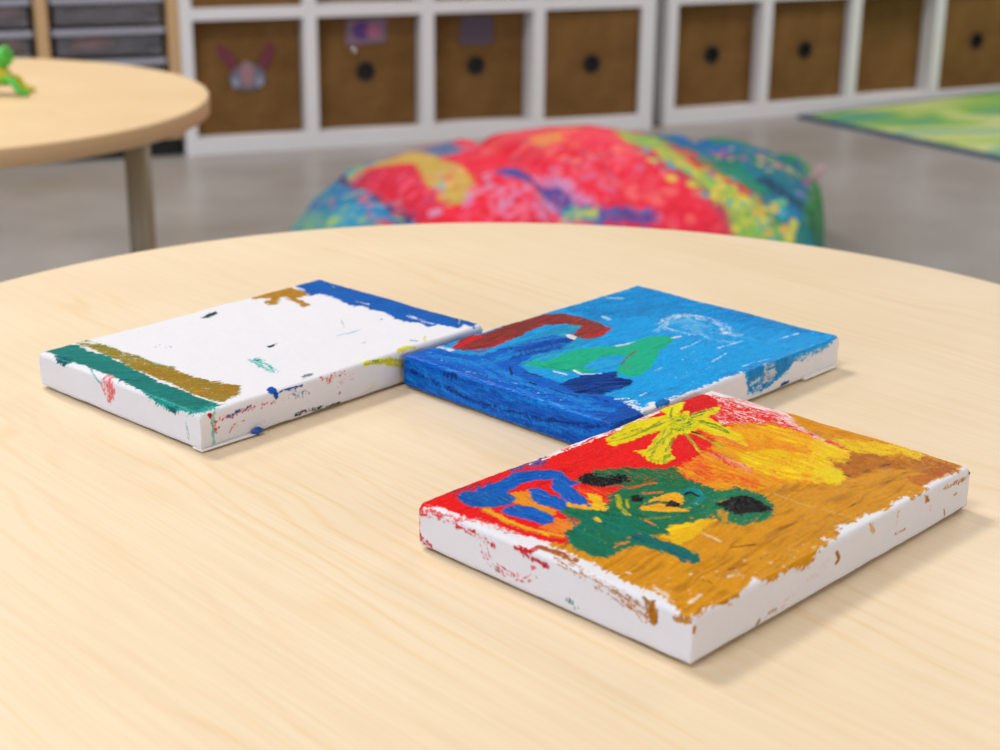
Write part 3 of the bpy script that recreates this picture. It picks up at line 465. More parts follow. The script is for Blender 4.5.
 ('S', '35.8,51.2 36.4,39 34.3,27.6', 6, '045068,067060,0a5c70', 1, 0.15, 0.35, 0.1, (9, 0.45), 1.0),
 ('P', '56.1,67.8 64.5,69.9 74.6,69.3 77.3,65.2 73.7,60.9 66.9,58.5 66.5,52.6 59.7,59.3 54.6,65.6', 'f0a018,f4b818,e8801c', 0.8, 0, -90.2, 0.2, 0.1, (9, 0.55), 1.0),
 ('S', '59.9,68 65.2,66.6 67.7,62.9', 2.5, '0a7050', 0.3, 0.2, 0.15, 0.1, (9, 0.45), 1.0),
 ('S', '56,66.7 59.3,60.9 64.6,55.7', 2.2, 'f4c41c,eea01a', 0.5, 0, 0.15, 0.1, (9, 0.45), 1.0),
 ('S', '58.8,80.8 50.8,73.1 47.4,66.3', 2, 'c8b818,8a9c20,e8c818', 0.3, 0.25, 0.15, 0.1, (9, 0.45), 1.0),
 ('S', '66.7,82.4 74.3,80.3 77.8,78.2', 1.6, 'e83c18,e87018', 0.3, 0.25, 0.15, 0.1, (9, 0.45), 1.0),
 ('S', '58.1,76.2 53,71', 1.2, 'b8b020', 0.3, 0.2, 0.15, 0.1, (9, 0.45), 1.0),
 ('S', '67.3,75.1 70.8,73 72.9,70.9', 1.8, 'ee6a20', 0.3, 0.2, 0.15, 0.1, (9, 0.45), 1.0),
 ('S', '47.8,61 53.7,56.4 61,52.9', 1.5, '8c9420', 0.3, 0.4, 0.15, 0.1, (9, 0.45), 1.0),
 ('S', '48,58.3 47.4,54.1', 1.5, 'e07a20', 0.3, 0.3, 0.15, 0.1, (9, 0.45), 1.0),
 ('P', '47.2,49.4 52,49.5 58,46 64,45.1 66.4,41.5 55.1,39.2 46.5,37.1 40.9,38.1 41.6,43.1 41.7,47.7 45.4,45.2', 'f4c208,f0b408,f8d010', 0.8, 0, -12.2, 0.3, 0.1, (9, 0.55), 1.0),
 ('S', '75,44.2 68.8,37.9 68.9,31.7', 3, 'd89a1c,c88c1c', 1, 0.45, 0.15, 0.1, (9, 0.45), 1.0),
 ('S', '82.4,49.8 87.9,48.3', 2, 'b0882c', 0.3, 0.4, 0.15, 0.1, (9, 0.45), 1.0),
 ('S', '77.4,63.8 82.1,64.6 83.2,62.1 80,57.3 73.7,55.7', 3, '067a80,0a8a8a', 0.3, 0.05, 0.5, 0.1, (9, 0.45), 1.0),
 ('S', '76.7,63.2 80.5,63.4 79.7,58.9', 1.2, '021818', 0.3, 0, 0.4, 0.1, (9, 0.45), 1.0),
 ('S', '37.4,71.3 37.3,61.6 38.7,55.4', 2, '0a7a70', 0.3, 0.3, 0.15, 0.1, (9, 0.45), 1.0),
 ('S', '37,72.9 35.8,70.4', 2.2, 'f0c010', 0.3, 0, 0.15, 0.1, (9, 0.45), 1.0),
 ('S', '26.3,52.4 29.6,51.5', 2, 'd88040', 0.3, 0.3, 0.15, 0.1, (9, 0.45), 1.0),
 ('P', '60.6,103.5 67.1,104.1 71.4,98.5 76,91.1 72.2,86.5 66.4,88.1 59.8,90.5 57.8,97.9', '0a0808,14100e,1c1816', 0.8, 0, 0, 0.5, 0.6, (1.6, 1.2), 1.0),
 ('P', '79.3,50.2 85.5,49.3 92.6,48.9 93.5,44 92.1,37.6 89.9,32 85.6,31.2 82.1,35.9 76.6,36.4 77.1,42.2', '0a0808,14100e,1c1816', 0.8, 0, 0, 0.6, 0.6, (1.6, 1.2), 1.0),
 ('P', '61.3,77 64.7,76.3 64.4,72.7 60.2,70.2 58.5,73.2', '0a0808,14100e,1c1816', 0.6, 0, 0, 0.5, 0.5, (1.6, 1.2), 1.0),
 ('P', '64.7,63.3 70.4,64.1 69.7,59.7 65.9,58.2 63.8,61.6', '0a0808,14100e,1c1816', 0.6, 0, 0, 0.5, 0.5, (1.6, 1.2), 1.0),
 ('P', '47.4,126.3 59.7,127.1 68.1,126.2 61.2,119.9 52.2,120.1 46.3,123.1', '1c4890,2c58a0', 1, 0.45, -0.4, 0.15, 0.1, (9, 0.55), 1.0),
 ('P', '15.2,129 27.1,128.1 41,125.5 39.5,121.4 25.7,121.3 14.3,123.2', '7a2a50,5a3a70', 1.5, 0.6, -0.4, 0.15, 0.1, (9, 0.55), 1.0),
 ('P', '22.8,121.5 35.3,120 45,122.9 49.8,121 56.1,117.8 60.6,111.9 57.4,103.8 57.2,98.5 52.9,98.7 53.6,107.6 46.1,112.2 39.9,112.8 32.5,112 28,109.8 23.7,114', '0450a8,065cc0,0464c4,044a98', 0.5, 0, -7.8, 0.6, 0.5, (9, 0.6), 1.0),
 ('P', '14.5,121.8 18.2,123.4 21,121.9 26.3,115.4 30.3,108.8 28.4,105.5 23.6,102.4 17.4,104.7 12.2,109.9 11,116.1', '04509a,0660b8,085890', 0.5, 0, -90.2, 0.5, 0.4, (9, 0.6), 1.0),
 ('P', '38.8,108.5 42.2,106.5 41.1,98.3 40.9,90.5 37.1,86.6 33.5,86.3 32.5,89.9 31.7,95.7 32.9,101', '0450a8,065cc0,0464c4,044a98', 0.5, 0, -90.2, 0.6, 0.5, (9, 0.6), 1.0),
 ('P', '56.2,110.5 58.7,108.1 52.1,98 47.5,85.4 43.9,83.7 41.1,85.2 41.7,93.7 45.4,103.3', '0450a8,065cc0,0464c4,044a98', 0.5, 0, -114.6, 0.6, 0.5, (9, 0.6), 1.0),
 ('P', '15.9,101.1 20.7,102.7 24.7,101.4 28.1,95.4 27.8,88.2 27.3,83.7 23.3,81.5 19.1,83.1 17.8,91.8 16.1,97.2', '0450a8,065cc0,0464c4,044a98', 0.5, 0, -90.2, 0.6, 0.4, (9, 0.6), 1.0),
 ('D', '45.3,84.9 43.6,81.5', 3, 1, 0.9, '0450a8', 1),
 ('S', '102.6,40.4 101.7,28.1 103.2,17.7 103.9,6.9', 0.7, 'd8a858,e0b468', 0.3, 0.2, -0.05, 0.1, (9, 0.45), 1.0),
 ('D', '7.9,21.8 37.1,8.6 71.6,7.7', 40, 7, 0.5, 'e8c898,f0dcc0,e4b878', 3),
 ('S', '8.2,7.5 15.1,8.7', 1.8, 'f0dcc0', 0.3, 0.4, 0.15, 0.1, (9, 0.45), 1.0),
 ('S', '32.4,10.1 36,8.6', 2.5, 'f0dcc0,e4bc80', 0.3, 0.45, 0.15, 0.1, (9, 0.45), 1.0),
 ('S', '54.3,37.7 53.4,29.1', 1.4, 'e8c890', 0.3, 0.4, 0.15, 0.1, (9, 0.45), 1.0),
 ('S', '7.9,21.8 7,15.7', 2.0, 'f4e6d4', 0.3, 0.3, 0.15, 0.1, (9, 0.45), 1.0),
 ('S', '10.3,37.2 10.6,34.8', 1, 'f0dcc0', 0.3, 0.3, 0.15, 0.1, (9, 0.45), 1.0),
 ('S', '36.1,12.8 44,11.5', 1.4, '94540a', 0.3, 0.3, 0.15, 0.1, (9, 0.45), 1.0),
 ('S', '41.7,20.3 53.6,14.2 67,8.8', 2.5, 'd89a30,a8640a', 0.8, 0.62, 0.1, 0.1, (9, 0.45), 1.0),
 ('S', '70,15.1 86.2,13.3 104.6,12.5', 2.5, 'd89a30,a8640a', 0.8, 0.62, 0.1, 0.1, (9, 0.45), 1.0),
 ('S', '71.6,7.7 95.5,6.6 122.4,6.5', 2.5, 'd89a30,a8640a', 0.8, 0.62, 0.1, 0.1, (9, 0.45), 1.0),
 ('S', '110.3,24.9 128.5,18.9 149,13.8', 2.5, 'd89a30,a8640a', 0.8, 0.62, 0.1, 0.1, (9, 0.45), 1.0),
 ('S', '123.8,24.8 144.8,17.9 168.3,11.9', 2.5, 'd89a30,a8640a', 0.8, 0.62, 0.1, 0.1, (9, 0.45), 1.0),
 ('S', '19.1,15.9 28.4,12.5 39,9.9', 2.5, 'd89a30,a8640a', 0.8, 0.62, 0.1, 0.1, (9, 0.45), 1.0),
 ('S', '-3.2,128.2 -10.8,128.9 -14.2,126.7 -15.8,121.8', 2.2, 'c80c20,d41424', 0.8, 0.35, 0.15, 0.1, (9, 0.45), 1.0),
 ('S', '-3.4,126.1 -1.1,116.4 2.4,103.2', 2.5, 'e02030,f07070', 1.2, 0.5, 0.15, 0.1, (9, 0.45), 1.0),
 ('S', '-1.2,121.7 -2.3,115.3 -3.1,108', 2, 'f08080,e84848', 1, 0.6, 0.15, 0.1, (9, 0.45), 1.0),
 ('S', '1.1,107 5,100.7 5.3,90.8 6.7,82.3', 3, 'e02830,f08078', 1.2, 0.5, 0.15, 0.1, (9, 0.45), 1.0),
 ('S', '-2.8,99.7 -3.5,94.7 -4.2,89.6', 2.2, 'cc1428', 1, 0.35, 0.15, 0.1, (9, 0.45), 1.0),
 ('S', '-2.8,107 -3.2,100.8', 2, 'd83040', 1, 0.55, 0.15, 0.1, (9, 0.45), 1.0),
 ('S', '-7.1,93.6 -10.7,92.6 -12.5,88.5 -13.1,83.5', 3, 'e88090,d84058', 1, 0.6, 0.15, 0.1, (9, 0.45), 1.0),
 ('S', '-12.2,85.5 -13.3,79.6 -12,73.8 -8,69.1', 4, 'd83850,e06070', 1.2, 0.6, 0.15, 0.1, (9, 0.45), 1.0),
 ('S', '-1.4,77.9 -0.6,72.1 4.5,70.6 6.4,61.9', 2.6, 'd81828,c81420', 0.8, 0.2, 0.15, 0.1, (9, 0.45), 1.0),
 ('S', '-2.7,74 -3.4,69.2 -3.7,63.5', 2.0, 'cc2038,b83048', 0.8, 0.45, 0.15, 0.1, (9, 0.45), 1.0),
 ('S', '3.9,70 5.5,63.9 4.6,54.8', 3.2, 'b86a14,a85c10', 1, 0.25, 0.15, 0.1, (9, 0.45), 1.0),
 ('S', '2.4,59.2 -0.2,47.9 -2.4,36.3 -5.1,21.5 -6.4,17.2', 5, 'b87428,c88438,a8681c', 1.2, 0.56, 0.15, 0.1, (9, 0.45), 1.0),
 ('P', '0.9,20.8 0.7,18.9 1.5,16.2 -2.3,14.1 -6.9,13.8 -9,15.4 -6.7,18', 'a86808,b87410', 0.8, 0.2, 0, 0.1, 0.1, (9, 0.55), 1.0),
 ('S', '-2.4,6.7 -1,1.1', 2.5, 'c08030', 0.3, 0.4, 0.15, 0.1, (9, 0.45), 1.0),
 ('S', '0.5,-5.1 0.9,-3.8', 1.6, 'c88020', 0.3, 0, 0.15, 0.1, (9, 0.45), 1.0),
 ('P', '-12.9,53.9 -11.9,51.2 -14.3,48.3 -15.4,50.1', '3c8070,5c9890', 0.8, 0.35, 0, 0.03, 0.1, (9, 0.55), 1.0),
 ('S', '-13.3,87.5 -13.6,86', 1, '58a080', 0.3, 0.2, 0.15, 0.1, (9, 0.45), 1.0),
 ('P', '144,-0.9 147.3,-2.3 148.6,-5.3 145.6,-5.2', 'b87008', 0.3, 0, 0, 0.2, 0.1, (9, 0.55), 1.0),
 ('S', '158.7,-2.9 166.6,-3.6 176,-3.9', 2.0, 'c8882c,b87018', 0.8, 0.45, 0.15, 0.1, (9, 0.45), 1.0),
 ('S', '168.3,-8.4 169.9,-8.4', 1.4, 'd8a050', 0.3, 0.3, 0.15, 0.1, (9, 0.45), 1.0),
 ('S', '178,-1.9 179.6,-1.9', 1.6, '8a5010', 0.3, 0, 0.15, 0.1, (9, 0.45), 1.0),
 ('S', '160.6,-12.4 162,-15.4', 1, 'b87828', 0.3, 0.3, 0.15, 0.1, (9, 0.45), 1.0),
 ('S', '149.8,-7.7 150.1,-9.5', 0.8, 'e8a0a0', 0.3, 0.3, 0.15, 0.1, (9, 0.45), 1.0),
 ('S', '83.3,-4.8 85,-7.7 83.9,-8.9', 1.8, 'b07010', 0.3, 0, 0.1, 0.1, (9, 0.45), 1.0),
 ('S', '106.5,-1.4 108.4,-4.4', 3, 'd8b070', 0.3, 0.4, 0.15, 0.1, (9, 0.45), 1.0),
 ('S', '125.5,-2.6 125,-8.2', 1.6, 'e0c090', 0.3, 0.5, 0.15, 0.1, (9, 0.45), 1.0),
 ('S', '124.1,-11.1 131.3,-11.4', 1, 'c88030', 0.3, 0.4, 0.15, 0.1, (9, 0.45), 1.0),
 ('S', '15.9,-16.9 24.8,-17 29.3,-16.9', 1.2, 'c89058', 0.3, 0.3, 0.15, 0.1, (9, 0.45), 1.0),
 ('S', '36.5,-15.5 37.6,-14.7', 1.2, 'a87030', 0.3, 0, 0.15, 0.1, (9, 0.45), 1.0),
 ('S', '40.4,-13.9 47.5,-14.2', 1.3, 'c8905c', 0.3, 0.5, 0.15, 0.1, (9, 0.45), 1.0),
 ('S', '49.8,-13.9 68.8,-10 79.7,-6.7', 2, 'eeb4a0', 1, 0.6, 0.15, 0.1, (9, 0.45), 0.6),
 ('S', '166.4,-18.1 175.7,-17.1', 1.2, '1c3c38', 0.3, 0.4, 0.15, 0.1, (9, 0.45), 1.0),
 ('S', '91.6,-17.2 100.9,-17.2', 0.9, '504848', 0.3, 0.55, 0.15, 0.1, (9, 0.45), 1.0),
 ('S', '24.4,71.9 21.3,57.4', 3, '0a8468,067068,0c6058', 1.2, 0.5, 0.3, 0.1, (9, 0.45), 1.0),
 ('S', '34.8,73.8 32.7,57.8', 3, '0a8468,067068,0c6058', 1.2, 0.5, 0.3, 0.1, (9, 0.45), 1.0),
 ('S', '33.4,63.1 34.5,50.1', 3, '0a8468,067068,0c6058', 1.2, 0.5, 0.3, 0.1, (9, 0.45), 1.0),
 ('S', '28.3,77.8 28.3,68.1', 3, '0a8468,067068,0c6058', 1.2, 0.5, 0.3, 0.1, (9, 0.45), 1.0),
 ('S', '42.6,66.1 46.3,55.1', 3, '0a8468,067068,0c6058', 1.2, 0.5, 0.3, 0.1, (9, 0.45), 1.0),
 ('D', '20.7,63.8 25.7,51.9 67,48.3 73.9,35.3', 16, 6, 0.6, 'c8801c,d89020', 31),
 ('D', '75.3,59.3 72.2,43.1', 12, 5, 0.7, '0a8a80,a0a020', 32),
 ('S', '134.5,99.9 133.6,78.7', 3.5, 'ee8a10,f4a80c,e06c14', 1.4, 0.55, 0.25, 0.1, (9, 0.45), 1.0),
 ('S', '133.6,78.7 129.6,46.9', 3.5, 'ee8a10,f4a80c,e06c14', 1.4, 0.55, 0.25, 0.1, (9, 0.45), 1.0),
 ('S', '148.7,79.6 149.2,57.3', 3.5, 'ee8a10,f4a80c,e06c14', 1.4, 0.55, 0.25, 0.1, (9, 0.45), 1.0),
 ('S', '101.4,74.6 111.7,53.3', 3.5, 'ee8a10,f4a80c,e06c14', 1.4, 0.55, 0.25, 0.1, (9, 0.45), 1.0),
 ('S', '121.2,55.3 127.3,35.2', 3.5, 'ee8a10,f4a80c,e06c14', 1.4, 0.55, 0.25, 0.1, (9, 0.45), 1.0),
 ('S', '136.1,85.6 142.4,70.1', 3.5, 'ee8a10,f4a80c,e06c14', 1.4, 0.55, 0.25, 0.1, (9, 0.45), 1.0),
 ('S', '139.1,58.1 140.9,47.5', 3.5, 'ee8a10,f4a80c,e06c14', 1.4, 0.55, 0.25, 0.1, (9, 0.45), 1.0),
 ('S', '147,44.4 159.6,29.2', 3.5, 'd08a10,a8640c,c47a0c', 1.4, 0.55, 0.2, 0.1, (9, 0.45), 1.0),
 ('S', '143.8,33.1 167.3,15.7', 3.5, 'd08a10,a8640c,c47a0c', 1.4, 0.55, 0.2, 0.1, (9, 0.45), 1.0),
 ('S', '114.5,36.7 131.6,25.4', 3.5, 'd08a10,a8640c,c47a0c', 1.4, 0.55, 0.2, 0.1, (9, 0.45), 1.0),
 ('S', '100.4,45.3 112.9,35.6', 3.5, 'd08a10,a8640c,c47a0c', 1.4, 0.55, 0.2, 0.1, (9, 0.45), 1.0),
 ('S', '146.2,36.4 146.5,27.5', 0.7, '5c3406,7a4808', 0.4, 0.45, 0.05, 0.1, (9, 0.45), 1.0),
 ('S', '154.9,16.5 160.4,15.3', 0.7, '5c3406,7a4808', 0.4, 0.45, 0.05, 0.1, (9, 0.45), 1.0),
 ('S', '51.5,10.6 56.1,10.5', 0.7, '5c3406,7a4808', 0.4, 0.45, 0.05, 0.1, (9, 0.45), 1.0),
 ('S', '111.4,13.4 122.1,13.2', 0.7, '5c3406,7a4808', 0.4, 0.45, 0.05, 0.1, (9, 0.45), 1.0),
 ('S', '52,23.7 61.5,17.7', 0.7, '5c3406,7a4808', 0.4, 0.45, 0.05, 0.1, (9, 0.45), 1.0),
 ('S', '77.1,20 91.1,18.3', 0.7, '5c3406,7a4808', 0.4, 0.45, 0.05, 0.1, (9, 0.45), 1.0),
 ('S', '133.8,17.8 150.8,14.9', 0.7, '5c3406,7a4808', 0.4, 0.45, 0.05, 0.1, (9, 0.45), 1.0),
 ('S', '24.5,15.8 24.9,11.2', 0.7, '5c3406,7a4808', 0.4, 0.45, 0.05, 0.1, (9, 0.45), 1.0),
 ('S', '101.2,119.7 118.3,118.9', 1.2, '7c8c1c,a8a41c,58781c', 0.5, 0.42, 0.35, 0.1, (9, 0.45), 1.0),
 ('S', '111.2,116.3 129.9,117.5', 1.2, '7c8c1c,a8a41c,58781c', 0.5, 0.42, 0.35, 0.1, (9, 0.45), 1.0),
 ('S', '97.1,96.3 111.9,103.1', 1.2, '7c8c1c,a8a41c,58781c', 0.5, 0.42, 0.35, 0.1, (9, 0.45), 1.0),
 ('S', '101.1,92.4 118.9,102.4', 1.2, '7c8c1c,a8a41c,58781c', 0.5, 0.42, 0.35, 0.1, (9, 0.45), 1.0),
 ('S', '142,105.6 141.7,92.8', 1.2, '7c8c1c,a8a41c,58781c', 0.5, 0.42, 0.35, 0.1, (9, 0.45), 1.0),
 ('S', '142.8,111.5 153.5,111.2', 1.2, '7c8c1c,a8a41c,58781c', 0.5, 0.42, 0.35, 0.1, (9, 0.45), 1.0),
 ('S', '146.9,124.5 136.7,117.5', 1.2, '7c8c1c,a8a41c,58781c', 0.5, 0.42, 0.35, 0.1, (9, 0.45), 1.0),
 ('S', '68.7,98.2 81.4,88.6', 2.2, '1c7c40,0a8464,064838', 1, 0.45, 0.3, 0.1, (9, 0.45), 1.0),
 ('S', '84.2,85.9 87.8,73.9', 2.2, '1c7c40,0a8464,064838', 1, 0.45, 0.3, 0.1, (9, 0.45), 1.0),
 ('S', '46,72.8 46.4,59.9', 2.2, '1c7c40,0a8464,064838', 1, 0.45, 0.3, 0.1, (9, 0.45), 1.0),
 ('S', '53,55.9 67.7,48.9', 2.2, '1c7c40,0a8464,064838', 1, 0.45, 0.3, 0.1, (9, 0.45), 1.0),
 ('S', '87.1,54.2 97.6,47.9', 2.2, '1c7c40,0a8464,064838', 1, 0.45, 0.3, 0.1, (9, 0.45), 1.0),
 ('S', '75.2,34 85.6,31.2', 2.2, '1c7c40,0a8464,064838', 1, 0.45, 0.3, 0.1, (9, 0.45), 1.0),
 ('S', '29.3,120.5 45.1,118.7', 1.6, '0874dc,033c8c', 0.6, 0.42, 0.55, 0.1, (9, 0.45), 1.0),
 ('S', '53.5,116 56.5,110.3', 1.6, '0874dc,033c8c', 0.6, 0.42, 0.55, 0.1, (9, 0.45), 1.0),
 ('S', '16.4,117.3 22.4,107.5', 1.6, '0874dc,033c8c', 0.6, 0.42, 0.55, 0.1, (9, 0.45), 1.0),
 ('S', '39.3,105.3 38.4,91.8', 1.6, '0874dc,033c8c', 0.6, 0.42, 0.55, 0.1, (9, 0.45), 1.0),
 ('S', '20.5,97.9 24.5,85.2', 1.6, '0874dc,033c8c', 0.6, 0.42, 0.55, 0.1, (9, 0.45), 1.0),
 ('S', '53.8,104.6 45.8,88.4', 1.6, '0874dc,033c8c', 0.6, 0.42, 0.55, 0.1, (9, 0.45), 1.0)
]

def grid_mesh(name, co, rgba, quads, m, parent=None):
    me = bpy.data.meshes.new(name)
    me.vertices.add(len(co)); me.vertices.foreach_set('co', co.astype(np.float32).ravel())
    me.loops.add(quads.size); me.loops.foreach_set('vertex_index', quads.astype(np.int32).ravel())
    me.polygons.add(len(quads)); me.polygons.foreach_set('loop_start', np.arange(0, quads.size, 4, dtype=np.int32))
    me.polygons.foreach_set('loop_total', np.full(len(quads), 4, dtype=np.int32))
    me.polygons.foreach_set('use_smooth', np.ones(len(quads), dtype=bool))
    me.update(calc_edges=True)
    at = me.color_attributes.new('Col', 'FLOAT_COLOR', 'POINT'); at.data.foreach_set('color', rgba.astype(np.float32).ravel())
    me.materials.append(m); me.validate()
    o = bpy.data.objects.new(name, me); C.objects.link(o)
    if parent: o.parent = parent
    return o

PS = .33   # mesh pitch on the canvases, millimetres
def make_canvas(cv, ops, seed, label):
    Wd, Ld, T = cv['w']*1000, cv['l']*1000, cv['t']*1000
    root = empty('painted_canvas', (cv['x'], cv['y'], TH+.0007), cv['a']); tag(root, label, 'painting')
    fold = 9.0; nT = int(round(T/PS)); nF = int(fold/PS); e = nT+nF
    nu = int(round(Ld/PS)); nv = int(round(Wd/PS)); su = Ld/nu; sv = Wd/nv; st = T/nT
    pa = Painting(-T-1, Ld+T+1, -T-1, Wd+T+1, PS*.9, lin('ebe9ee'))
    # weave tint of the bare primed cloth
    pa.run(ops)
    def axis(n, s_, L):
        i = np.arange(-e, n+e+1)
        x = np.where(i < 0, i*st, np.where(i > n, L+(i-n)*st, i*s_)); return i, x
    iu, xu = axis(nu, su, Ld); iv, xv = axis(nv, sv, Wd)
    U, V = np.meshgrid(xu, xv, indexing='ij'); IU, IV = np.meshgrid(iu, iv, indexing='ij')
    bu = np.clip(-U, 0, None)+np.clip(U-Ld, 0, None); bv = np.clip(-V, 0, None)+np.clip(V-Wd, 0, None); b = np.maximum(bu, bv)
    z = T-np.minimum(b, T); inw = np.clip(b-T, 0, None)
    x = np.clip(U, 0, Ld); y = np.clip(V, 0, Wd)
    x = np.where((bu > 0) & (U < 0), x+inw, np.where((bu > 0), x-inw, x)); y = np.where((bv > 0) & (V < 0), y+inw, np.where(bv > 0, y-inw, y))
    r = 2.0
    cx, cy, cz = np.clip(x, r, Ld-r), np.clip(y, r, Wd-r), np.clip(z, r*1.5, T-r)
    dx, dy, dz = x-cx, y-cy, z-cz; ln = np.sqrt(dx*dx+dy*dy+dz*dz)+1e-9; nx, ny, nz = dx/ln, dy/ln, dz/ln
    # relief
    def samp(A):
        fi = (np.clip(U, pa.u[0], pa.u[-1]-1e-3)-pa.u[0])/pa.step; fj = (np.clip(V, pa.v[0], pa.v[-1]-1e-3)-pa.v[0])/pa.step
        i0 = np.clip(fi.astype(int), 0, len(pa.u)-2); j0 = np.clip(fj.astype(int), 0, len(pa.v)-2); a = fi-i0; b_ = fj-j0
        if A.ndim == 3: a = a[..., None]; b_ = b_[..., None]
        return (A[i0, j0]*(1-a)+A[i0+1, j0]*a)*(1-b_)+(A[i0, j0+1]*(1-a)+A[i0+1, j0+1]*a)*b_
    gr = fbm(pa.U/.55, pa.V/.55, seed+40, 2)-.5; pa.rgb = np.clip(pa.rgb*(1+(gr*.5*pa.a)[..., None]), 0, 1)
    H = samp(pa.h); A = samp(pa.a); RGB = samp(pa.rgb)
    under = b > T
    wv = (fbm(U/22, V/22, seed+3, 2)-.5)*.9+(fbm(U/5, V/5, seed+4, 2)-.5)*.25+(fbm(U/1.1, V/1.1, seed+5, 2)-.5)*.10*A
    cor = np.minimum(np.minimum(np.hypot(x, y), np.hypot(x-Ld, y)), np.minimum(np.hypot(x, y-Wd), np.hypot(x-Ld, y-Wd)))
    ridge = np.exp(-(cor/1.4)**2)*.5*(z < T-2)
    disp = np.where(under, 0, H*.62+wv*np.clip(z/3, 0, 1)+ridge)
    # the cloth sags a little between the bars
    sag = .5*sm(np.minimum(np.minimum(x, Ld-x), np.minimum(y, Wd-y))/22)*(z > T-.01)
    X = cx+nx*r+nx*disp; Y = cy+ny*r+ny*disp; Z = cz+nz*r*np.where(nz < 0, 1.5, 1)+nz*disp-sag
    # last few millimetres near the table: wavy hem, lifted here and there
    hem = (fbm(U/12, V/12, seed+8, 2)-.35)*1.0*np.clip(1-z/2.5, 0, 1)
    Z = np.maximum(Z+np.clip(hem, 0, .8), 0)
    co = np.stack([X, Y, Z], -1)/1000
    n0, n1 = co.shape[:2]; idx = np.arange(n0*n1).reshape(n0, n1)
    q = np.stack([idx[:-1, :-1], idx[1:, :-1], idx[1:, 1:], idx[:-1, 1:]], -1)
    okU = (iu[:-1] >= 0) & (iu[1:] <= nu); okV = (iv[:-1] >= 0) & (iv[1:] <= nv)
    keep = okU[:, None] | okV[None, :]
    q = q[keep]
    used = np.unique(q); mp = -np.ones(n0*n1, int); mp[used] = np.arange(len(used)); q = mp[q]
    rgba = np.concatenate([RGB, A[..., None]], -1)
    rgba[under] = (*lin('e4e0da'), 0)
    grid_mesh('stretched_cloth', co.reshape(-1, 3)[used], rgba.reshape(-1, 4)[used]*np.array([ALB, ALB, ALB, 1]), q, M['paint'], root)
    bm = bmesh.new(); g = 2.2; w_ = 14.0; k = .001
    for a in ((g, Ld-g, g, g+w_), (g, Ld-g, Wd-g-w_, Wd-g), (g, g+w_, g+w_, Wd-g-w_), (Ld-g-w_, Ld-g, g+w_, Wd-g-w_)):
        box(bm, a[0]*k, a[1]*k, a[2]*k, a[3]*k, .0012, (T-2.6)*k, .0006, 1)
    obj('stretcher_bars', bm, M['pine'], root)
    return root

ALB = .86
cvW = make_canvas(CANV[0], PAINT_W, 1, 'mostly white painted canvas with a teal and an olive band and a blue strip')
cvB = make_canvas(CANV[1], PAINT_B, 2, 'blue painted canvas with a dark red arch and a green shape in the middle')
cvR = make_canvas(CANV[2], PAINT_R, 3, 'red and ochre painted canvas with a yellow star shape and green and black swirls')

def flap(root, pts, th=.0007, name='cloth_fold', m=None):
    """a folded-over tongue of cloth showing under a side; pts = outline in local (x, y) metres with z"""
    bm = bmesh.new(); lo = [bm.verts.new((x, y, z)) for x, y, z in pts]; hi = [bm.verts.new((x, y, z+th)) for x, y, z in pts]
    n_ = len(pts); bm.faces.new(lo[::-1]); bm.faces.new(hi)
    for i in range(n_): bm.faces.new((lo[i], lo[(i+1) % n_], hi[(i+1) % n_], hi[i]))
    return obj(name, bm, m or M['canvas'], root)
# white canvas: fold poking out at its front corner, with a lump of blue paint on it
f_ = flap(cvW, [(.0, -.0006, .0002), (.030, -.0016, .0002), (.031, .006, .0002), (.0, .006, .0002)])
bm = bmesh.new(); bmesh.ops.create_icosphere(bm, subdivisions=3, radius=1)
for v in bm.verts:
    k_ = 1+.25*math.sin(7*v.co.x+3*v.co.y)*math.cos(5*v.co.z+2)
    v.co = Vector((.0300+v.co.x*.0030*k_, -.0012+v.co.y*.0011*k_, .0016+v.co.z*.0015*k_))
obj('paint_lump', bm, mat('blue_acrylic', [c*.86 for c in lin('0450b0')], .35), f_, True)
lB = CANV[1]['l']
flap(cvB, [(lB-.030, -.0010, .0002), (lB-.0015, -.0008, .0002), (lB-.0015, .006, .0002), (lB-.030, .006, .0002)], .0016)

# ------------------------------------------------------------------ tables
def table(name, cx, cy, R, h, th, top_m, legs, label, leg_r=.0175):
    root = empty(name, (cx, cy, 0)); tag(root, label, 'table')
    bm = bmesh.new(); lathe(bm, [(0, h-th), (R-.004, h-th), (R-.001, h-th+.002), (R-.0010, h-.0030), (R-.0018, h-.0012), (R-.0040, h-.0002), (R-.008, h), (0, h)], 256)
    o = obj('table_top', bm, top_m, root, True); o.data.materials.append(M['edge'])
    for p in o.data.polygons:
        if abs(p.normal.z) < .5: p.material_index = 1
    o.data.update()
    for (lx, ly) in legs:
        bm = bmesh.new(); lathe(bm, [(0, .022), (leg_r, .022), (leg_r, h-th-.004), (0, h-th-.004)], 28, lx, ly); l = obj('leg', bm, M['leg'], root, True)
        bm = bmesh.new(); lathe(bm, [(0, 0), (leg_r*1.1, 0), (leg_r*1.25, .006), (leg_r*1.15, .022), (0, .022)], 24, lx, ly); obj('glide_foot', bm, M['darkgap'], l, True)
        bm = bmesh.new(); lathe(bm, [(0, h-th-.004), (leg_r*2.1, h-th-.004), (leg_r*2.1, h-th), (0, h-th)], 24, lx, ly); obj('mounting_plate', bm, M['leg'], l, True)
    return root
R0 = TABLE[2]; q = R0*.58
table('round_table', TABLE[0], TABLE[1], R0, TH, .026, M['table'], [(q, q), (-q, q), (q, -q), (-q, -q)], 'round pale maple table carrying the three painted canvases in the foreground')
table('round_table', -.741, 1.985, R0, .497, .024, M['table2'], [(.252, .120), (-.120, .252), (-.252, -.120), (.120, -.252)], 'round beige table with a tan tube leg standing in the background at the left')

